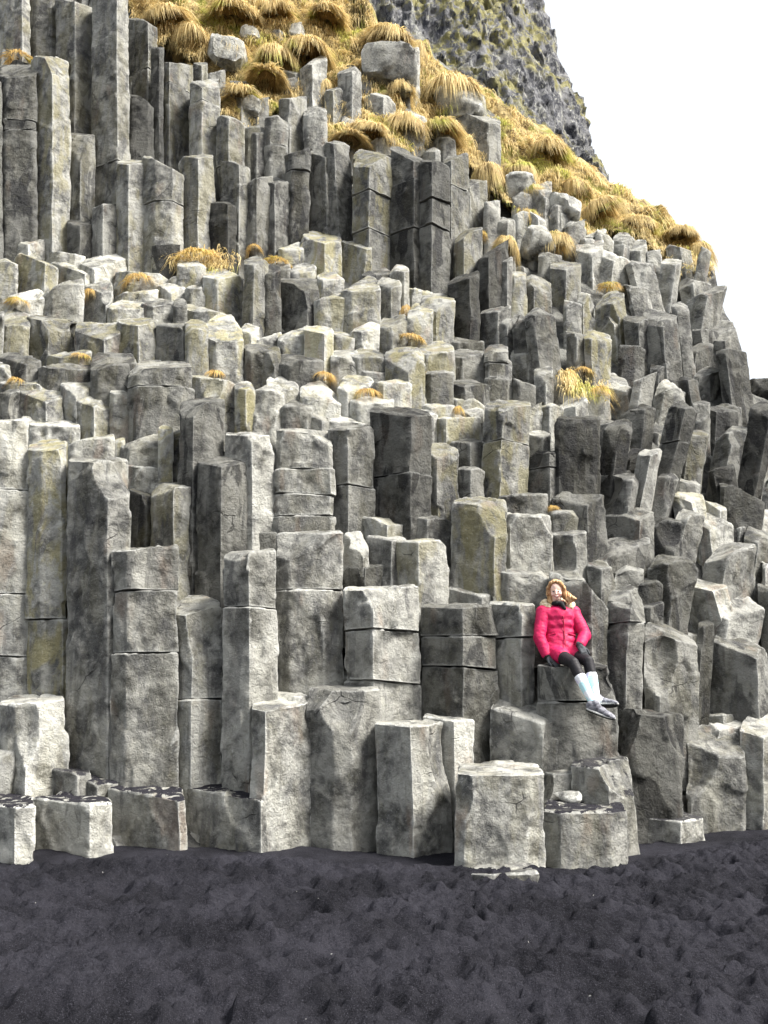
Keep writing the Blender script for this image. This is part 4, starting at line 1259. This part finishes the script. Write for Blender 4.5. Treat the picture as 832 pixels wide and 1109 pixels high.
vs_.exposure = 2.9
# ------------------------------------------------------------------ the person in the red jacket
def pt(u, v, Y): return np.array([float(q) for q in at(u, v, Y)])

_ICO = None
def ico():
    global _ICO
    if _ICO is None:
        import bmesh
        bm = bmesh.new(); bmesh.ops.create_icosphere(bm, subdivisions=2, radius=1.)
        _ICO = (np.array([v.co[:] for v in bm.verts]), np.array([[v.index for v in f.verts] for f in bm.faces])); bm.free()
    return _ICO

class Blob:
    """overlapping ellipsoids fused by a voxel remesh into one skin"""
    def __init__(s): s.V, s.T, s.n = [], [], 0
    def ball(s, c, r, rot=None):
        v, f = ico(); r = np.array(r if np.ndim(r) else [r, r, r], float)
        P = v * r
        if rot is not None: P = P @ np.array(rot.to_matrix()).T
        s.V.append(P + np.array(c)); s.T.append(f + s.n); s.n += len(v); return s
    def limb(s, pts, sq=(1, 1, 1)):
        """pts: (position, radius); evenly tapering between"""
        for (a, ra), (b, rb) in zip(pts[:-1], pts[1:]):
            a, b = np.array(a), np.array(b); L = np.linalg.norm(b - a)
            n = max(2, int(L / (min(ra, rb) * .45)))
            for k in range(n + 1):
                q = k / n; s.ball(a + (b - a) * q, np.array(sq) * (ra + (rb - ra) * q))
        return s
    def mesh(s, name, vox, smooth=4, wr=0., wf=12., seed=0, origin=np.zeros(3), stretch=(1, 1, 1)):
        me = mesh_np('tmp', np.concatenate(s.V) - origin, None, np.concatenate(s.T))
        o = bpy.data.objects.new('tmp', me); COL.objects.link(o)
        m = o.modifiers.new('r', 'REMESH'); m.mode = 'VOXEL'; m.voxel_size = vox; m.use_smooth_shade = True
        if smooth:
            m2 = o.modifiers.new('s', 'SMOOTH'); m2.iterations = smooth; m2.factor = .5
        dg = bpy.context.evaluated_depsgraph_get(); dg.update()
        out = bpy.data.meshes.new_from_object(o.evaluated_get(dg)); out.name = name
        bpy.data.objects.remove(o); bpy.data.meshes.remove(me)
        if wr:
            co = np.empty(len(out.vertices) * 3, np.float32); out.vertices.foreach_get('co', co)
            no = np.empty_like(co); out.vertices.foreach_get('normal', no)
            co = co.reshape(-1, 3).astype(float); no = no.reshape(-1, 3)
            q = co * np.array(stretch) * wf
            f = (1 - np.abs(fbm(q + fbm(q * .6, 2, seed + 9)[:, None] * .8, 3, seed)) * 2.2)
            co += no * (f * wr)[:, None]
            out.vertices.foreach_set('co', co.astype(np.float32).ravel()); out.update()
        out.polygons.foreach_set('use_smooth', np.ones(len(out.polygons), bool))
        return out

def cloth(name, col, rough=.8, bump=.002, scale=120, col2=None, spec=.3, cs=30):
    m, t, b = new_mat(name, rough, spec)
    p = t.new('ShaderNodeTexCoord').outputs['Object']
    c2 = col2 or tuple(q * .75 for q in col)
    t.put(b.inputs['Base Color'], t.mix(t.ramp(t.noise(p, cs, 3, .6), .4, .6), C4(*col), C4(*c2)))
    t.put(b.inputs['Normal'], t.bump(t.noise(p, scale, 3, .6), bump, .8))
    return m
M_JACKET = cloth('red_shell_fabric', (.52, .010, .085), .6, .003, 60, (.42, .008, .065))
M_LEG = cloth('black_leggings', (.014, .013, .016), .6)
M_GLOVE = cloth('grey_knit', (.075, .08, .088), .95, .004, 220)
M_SKIN = cloth('skin', (.85, .60, .50), .45, .0005, 200, (.85, .56, .47))
M_HAIR = cloth('strawberry_hair', (.36, .19, .08), .5, .004, 90, (.60, .38, .20), cs=18)
M_FUR = cloth('pale_fur', (.76, .66, .48), .9, .01, 90, (.55, .44, .28))
M_BLACK = cloth('black_fabric', (.012, .012, .014), .8)
M_SHOE = cloth('grey_mesh_shoe', (.24, .24, .27), .8, .003, 160, (.12, .12, .14))
M_SOLE = cloth('white_foam_sole', (.7, .7, .68), .6)
M_OUT = cloth('black_rubber', (.012, .012, .012), .7)
M_EYE = cloth('dark_eye', (.03, .03, .035), .2)
M_LIP = cloth('lips', (.48, .12, .11), .45)
M_TEETH = cloth('teeth', (.8, .78, .72), .3)
def sock_mat():
    m, t, b = new_mat('patterned_sock', .9, .1)
    p = t.new('ShaderNodeTexCoord').outputs['Object']
    sp = t.new('ShaderNodeSeparateXYZ'); t.put(sp.inputs[0], p)
    f = t.ramp(t.noise(p, 9, 1, .4), .47, .53)
    c = t.mix(f, C4(.78, .80, .84), C4(.50, .76, .82))
    c = t.mix(t.ramp(t.noise(p, 14, 1, .4), .6, .64), c, C4(.60, .58, .74))
    t.put(b.inputs['Base Color'], c); return m
M_SOCK = sock_mat()

S = pt(606, 712, 8.70)                      # seat point = local origin
def L(u, v, Y): return pt(u, v, Y) - S
hipR, hipL = L(599, 706, 8.70), L(615, 706, 8.72)
kneeR, kneeL = L(621, 718, 8.33), L(637, 716, 8.37)
ankR, ankL = L(641, 759, 8.17), L(646, 756, 8.27)
pel, waist, chest, neckb = L(606, 704, 8.72), L(606, 686, 8.75), L(605, 668, 8.76), L(604.5, 657, 8.75)
head = L(602.5, 640, 8.70)
shR, shL = L(588, 663, 8.73), L(621.5, 664, 8.76)
elR, elL = L(584, 690, 8.66), L(633.5, 688, 8.66)
wrR, wrL = L(592.5, 711, 8.60), L(628, 699, 8.49)

# body: one continuous figure (mostly under clothing), with the head
b = Blob()
b.limb([(pel, .12), (waist, .105), (chest, .125)], (1.1, .8, 1)).limb([(chest, .06), (neckb, .052), (head - np.array([0, -.02, .06]), .05)])
for s_, e_, w_ in ((shR, elR, wrR), (shL, elL, wrL)): b.limb([(chest + (s_ - chest) * .5, .06), (s_, .05), (e_, .038), (w_, .026)])
for h_, k_, a_ in ((hipR, kneeR, ankR), (hipL, kneeL, ankL)): b.limb([(h_, .075), (k_, .048), (k_ + (a_ - k_) * .3, .047), (a_, .03)])
for w_, d_ in ((wrR, np.array([.02, -.015, -.015])), (wrL, np.array([.008, -.015, -.025]))): b.limb([(w_, .022), (w_ + d_, .018)])
for a_, d_ in ((ankR, np.array([.05, -.01, -.055])), (ankL, np.array([.05, -.0, -.03]))): b.limb([(a_, .03), (a_ + d_, .02)])
hq = Quaternion((0, 1, 0), rad(-6)) @ Quaternion((1, 0, 0), rad(12)) @ Quaternion((0, 0, 1), rad(-15))
def hp(x, y, z): return head + np.array((hq @ Vector((x, y, z)))[:])
b.ball(hp(0, .015, .03), (.074, .088, .085), hq).ball(hp(0, -.02, -.02), (.062, .062, .07), hq).ball(hp(0, -.035, -.075), (.036, .032, .03), hq)
for sx in (-1, 1): b.ball(hp(sx * .036, -.058, -.028), (.024, .018, .022), hq).ball(hp(sx * .074, .01, -.01), (.012, .018, .03), hq)
b.limb([(hp(0, -.078, .012), .009), (hp(0, -.096, -.022), .013)])
person = link('person', b.mesh('person', .0065, 3), M_SKIN, None, tuple(S))
tag(person, 'smiling seated person in a bright red winter jacket, black leggings and pale blue socks', 'person'); person['kind'] = 'thing'

def child(name, me, mat): return link(name, me, mat, person)
for sx in (-1, 1):
    e = Blob().ball(hp(sx * .028, -.0765, .004), (.012, .008, .0065), hq); child('eye', e.mesh('eye', .002, 0), M_EYE)
    e = Blob().limb([(hp(sx * .016, -.082, .022), .0035), (hp(sx * .044, -.074, .021), .003)]); child('eyebrow', e.mesh('eyebrow', .002, 0), M_HAIR)
mo = Blob(); mo.limb([(hp(-.026, -.074, -.043), .005), (hp(-.014, -.086, -.053), .0065), (hp(.014, -.086, -.053), .0065), (hp(.026, -.074, -.043), .005)]); child('mouth', mo.mesh('mouth', .002, 1), M_LIP)
mo = Blob(); mo.limb([(hp(-.018, -.084, -.046), .0042), (hp(0, -.092, -.0495), .005), (hp(.018, -.084, -.046), .0042)]); child('teeth', mo.mesh('teeth', .0018, 1), M_TEETH)

# hair: parted cap and long locks blown to her left
h = Blob()
h.ball(hp(0, .038, .043), (.084, .085, .080), hq)
for sx in (-1, 1):
    h.limb([(hp(sx * .012, -.028, .108), .016), (hp(sx * .05, -.03, .09), .017), (hp(sx * .083, -.01, .035), .016), (hp(sx * .090, .01, -.03), .020), (hp(sx * .082, .03, -.085), .020)])
for k in range(7):
    o = .018 * k
    h.limb([(hp(.07, .02 + o * .4, .03 - o * .6), .026), (hp(.092 + o * .25, -.005 + o * .3, -.05), .022), (hp(.108 + o * .5, -.015, -.10 + o * .15), .015), (hp(.125 + o * .75, -.025, -.15 + o * .45), .006)])
h.limb([(hp(-.07, .03, -.03), .03), (hp(-.075, .02, -.11), .024), (hp(-.06, -.02, -.15), .012)])
child('hair', h.mesh('hair', .005, 2, .012, 34., 5, stretch=(1, 1, .35)), M_HAIR)

# jacket: shell, hood, cuffs, zip, pocket flaps
j = Blob()
j.limb([(pel + np.array([0, -.02, .01]), .175), (waist + np.array([0, -.01, 0]), .165), (chest, .178)], (1.12, .82, .8))
j.ball(chest + np.array([0, 0, .05]), (.185, .12, .07))
j.limb([(neckb + np.array([0, .01, -.04]), .085), (neckb + np.array([0, .01, .02]), .07)])
for h_, k_ in ((hipR, kneeR), (hipL, kneeL)): j.limb([(h_ + np.array([0, 0, .01]), .115), (h_ + (k_ - h_) * .42 + np.array([0, 0, .005]), .098)], (1, 1, .9))
for s_, e_, w_ in ((shR, elR, wrR), (shL, elL, wrL)):
    j.limb([(chest + (s_ - chest) * .6, .09), (s_, .08), (s_ + (e_ - s_) * .5, .072), (e_, .068), (e_ + (w_ - e_) * .55, .058), (w_ - (w_ - e_) * .12, .05)])
child('jacket', j.mesh('jacket', .008, 4, .008, 6.5, 2, stretch=(1, 1, 1.3)), M_JACKET)
hd = Blob()
for k in range(13):
    a = -2.6 + 5.2 * k / 12
    hd.ball(neckb + np.array([math.sin(a) * .125, .035 + math.cos(a) * .07, -.035 + .035 * math.cos(a)]), (.05, .05, .045))
child('hood', hd.mesh('hood', .007, 3, .005, 14., 4), M_JACKET)
fr = Blob()
for k in range(15):
    a = -2.2 + 4.4 * k / 14
    fr.ball(neckb + np.array([math.sin(a) * .155, .02 + math.cos(a) * .085, .02 + .05 * math.cos(a)]), (.04, .036, .038))
child('fur_trim', fr.mesh('fur_trim', .006, 1, .014, 40., 6), M_FUR)
sc = Blob()
for k in range(12):
    a = 2 * math.pi * k / 12; sc.ball(neckb + np.array([math.sin(a) * .058, -.02 + math.cos(a) * .05, .03]), (.03, .03, .03))
sc.limb([(neckb + np.array([.02, -.09, .02]), .03), (neckb + np.array([.05, -.115, -.035]), .018)])
child('scarf', sc.mesh('scarf', .006, 2), M_BLACK)
def front(p, dy): return p + np.array([0, dy, 0])
z = Blob(); z.limb([(neckb + np.array([.02, -.105, -.03]), .006), (chest + np.array([.02, -.15, -.02]), .006), (waist + np.array([.02, -.152, 0]), .006), (pel + np.array([.03, -.185, .03]), .006)])
child('zip_flap', z.mesh('zip_flap', .003, 1), cloth('dark_red_tape', (.32, .008, .04), .6))
for sx in (-1, 1):
    z = Blob(); z.limb([(waist + np.array([sx * .075, -.145, -.01]), .008), (waist + np.array([sx * .15, -.105, -.03]), .008)])
    child('pocket_flap', z.mesh('pocket_flap', .003, 1), M_JACKET)
for e_, w_ in ((elR, wrR), (elL, wrL)):
    c = Blob(); c.limb([(w_ - (w_ - e_) * .14, .049), (w_ - (w_ - e_) * .02, .045)]); child('cuff', c.mesh('cuff', .004, 2), M_BLACK)

# leggings, socks, shoes
lg = Blob(); lg.limb([(pel, .12), (pel + np.array([0, -.03, .02]), .13)], (1.2, .9, .8))
for h_, k_, a_ in ((hipR, kneeR, ankR), (hipL, kneeL, ankL)):
    lg.limb([(h_, .092), (h_ + (k_ - h_) * .5, .080), (k_, .062), (k_ + (a_ - k_) * .28, .060), (k_ + (a_ - k_) * .5, .052)])
child('leggings', lg.mesh('leggings', .007, 3, .002, 14., 3), M_LEG)
for k_, a_ in ((kneeR, ankR), (kneeL, ankL)):
    so_ = Blob(); so_.limb([(k_ + (a_ - k_) * .40, .064), (k_ + (a_ - k_) * .6, .057), (a_, .040), (a_ + (a_ - k_) * .06 + np.array([.03, -.01, 0]), .038)])
    child('sock', so_.mesh('sock', .005, 2), M_SOCK)
def shoe(heel, toe, up):
    heel, toe, up = np.array(heel), np.array(toe), np.array(up, float)
    f = (toe - heel) / np.linalg.norm(toe - heel); up = up - f * (up @ f); up /= np.linalg.norm(up); sd_ = np.cross(f, up)
    rot = Matrix((f, sd_, up)).transposed().to_quaternion(); Ln = np.linalg.norm(toe - heel)
    P = lambda x, y, z_: heel + f * (x * Ln) + sd_ * y + up * z_
    u_ = Blob()
    for x, y, z_, r in ((.10, 0, .045, (.048, .036, .050)), (.28, 0, .055, (.05, .037, .048)), (.22, 0, .085, (.036, .033, .035)), (.50, 0, .042, (.055, .040, .036)), (.72, .003, .032, (.055, .044, .028)), (.88, .004, .026, (.042, .038, .022))):
        u_.ball(P(x, y, z_ * 1.08), tuple(q * 1.14 for q in r), rot)
    o = child('shoe', u_.mesh('shoe', .004, 2), M_SHOE)
    s1 = Blob(); s2 = Blob()
    for k in range(14):
        x = .04 + .94 * k / 13; wv = .034 + .014 * math.sin(math.pi * min(1, x * .85 + .1)) - (.012 if k > 12 else 0); zz = .012 + .018 * max(0, x - .75) * 2
        s1.ball(P(x, 0, zz), (.024, wv + .004, .014), rot); s2.ball(P(x, 0, zz - .016), (.022, wv + .001, .011), rot)
    link('midsole', s1.mesh('midsole', .004, 1), M_SOLE, o); link('outsole', s2.mesh('outsole', .004, 1), M_OUT, o)
    lc = Blob()
    for x in (.38, .46, .54, .62): lc.limb([(P(x, -.03, .07 - (x - .38) * .09), .004), (P(x, 0, .088 - (x - .38) * .10), .004), (P(x, .03, .07 - (x - .38) * .09), .004)])
    link('laces', lc.mesh('laces', .003, 0), M_SOLE, o)
shoe(ankR + np.array([-.055, .0, -.085]), ankR + np.array([.195, -.055, -.185]), (.30, -.35, .9))
shoe(ankL + np.array([-.03, .03, -.085]), ankL + np.array([.175, -.12, -.075]), (-.1, .5, .85))

# gloves: palm, four fingers and a thumb each
def glove(w_, d, n, side, thumb, sp):
    """d = finger direction, n = back of the hand, side = +-1 towards the thumb"""
    d = np.array(d, float); d /= np.linalg.norm(d); n = np.array(n, float); n -= d * (n @ d); n /= np.linalg.norm(n); s_ = np.cross(d, n) * side
    g = Blob(); g.limb([(w_ - d * .02, .036), (w_ + d * .02, .034)])
    for q in (-.026, -.009, .009, .026): g.limb([(w_ + d * .02 + s_ * q * .6, .024), (w_ + d * .085 + s_ * q, .017)])
    for q, ln in ((-.031, .055), (-.011, .070), (.011, .074), (.031, .066)):
        a = w_ + d * .09 + s_ * q; b1 = a + d * ln * .45 + s_ * q * sp - n * .010; b2 = b1 + d * ln * .32 - n * .020; b3 = b2 + d * ln * .14 - n * .020
        g.limb([(a, .0115), (b1, .0112), (b2, .0105), (b3, .0095)])
    a = w_ + d * .03 + s_ * .034; b1 = a + d * .035 + s_ * .03 - n * .008; b2 = b1 + d * .035 + s_ * .006 - n * .010
    g.limb([(a, .016), (b1, .013), (b2, .011)])
    child('glove', g.mesh('glove', .0035, 2), M_GLOVE)
glove(wrR + np.array([.005, -.005, -.01]), (.62, -.45, -.42), (-.1, -.45, .9), 1, 0, .25)
glove(wrL + np.array([0, -.01, -.005]), (.28, -.45, -.80), (.2, -.9, .45), -1, 0, .2)
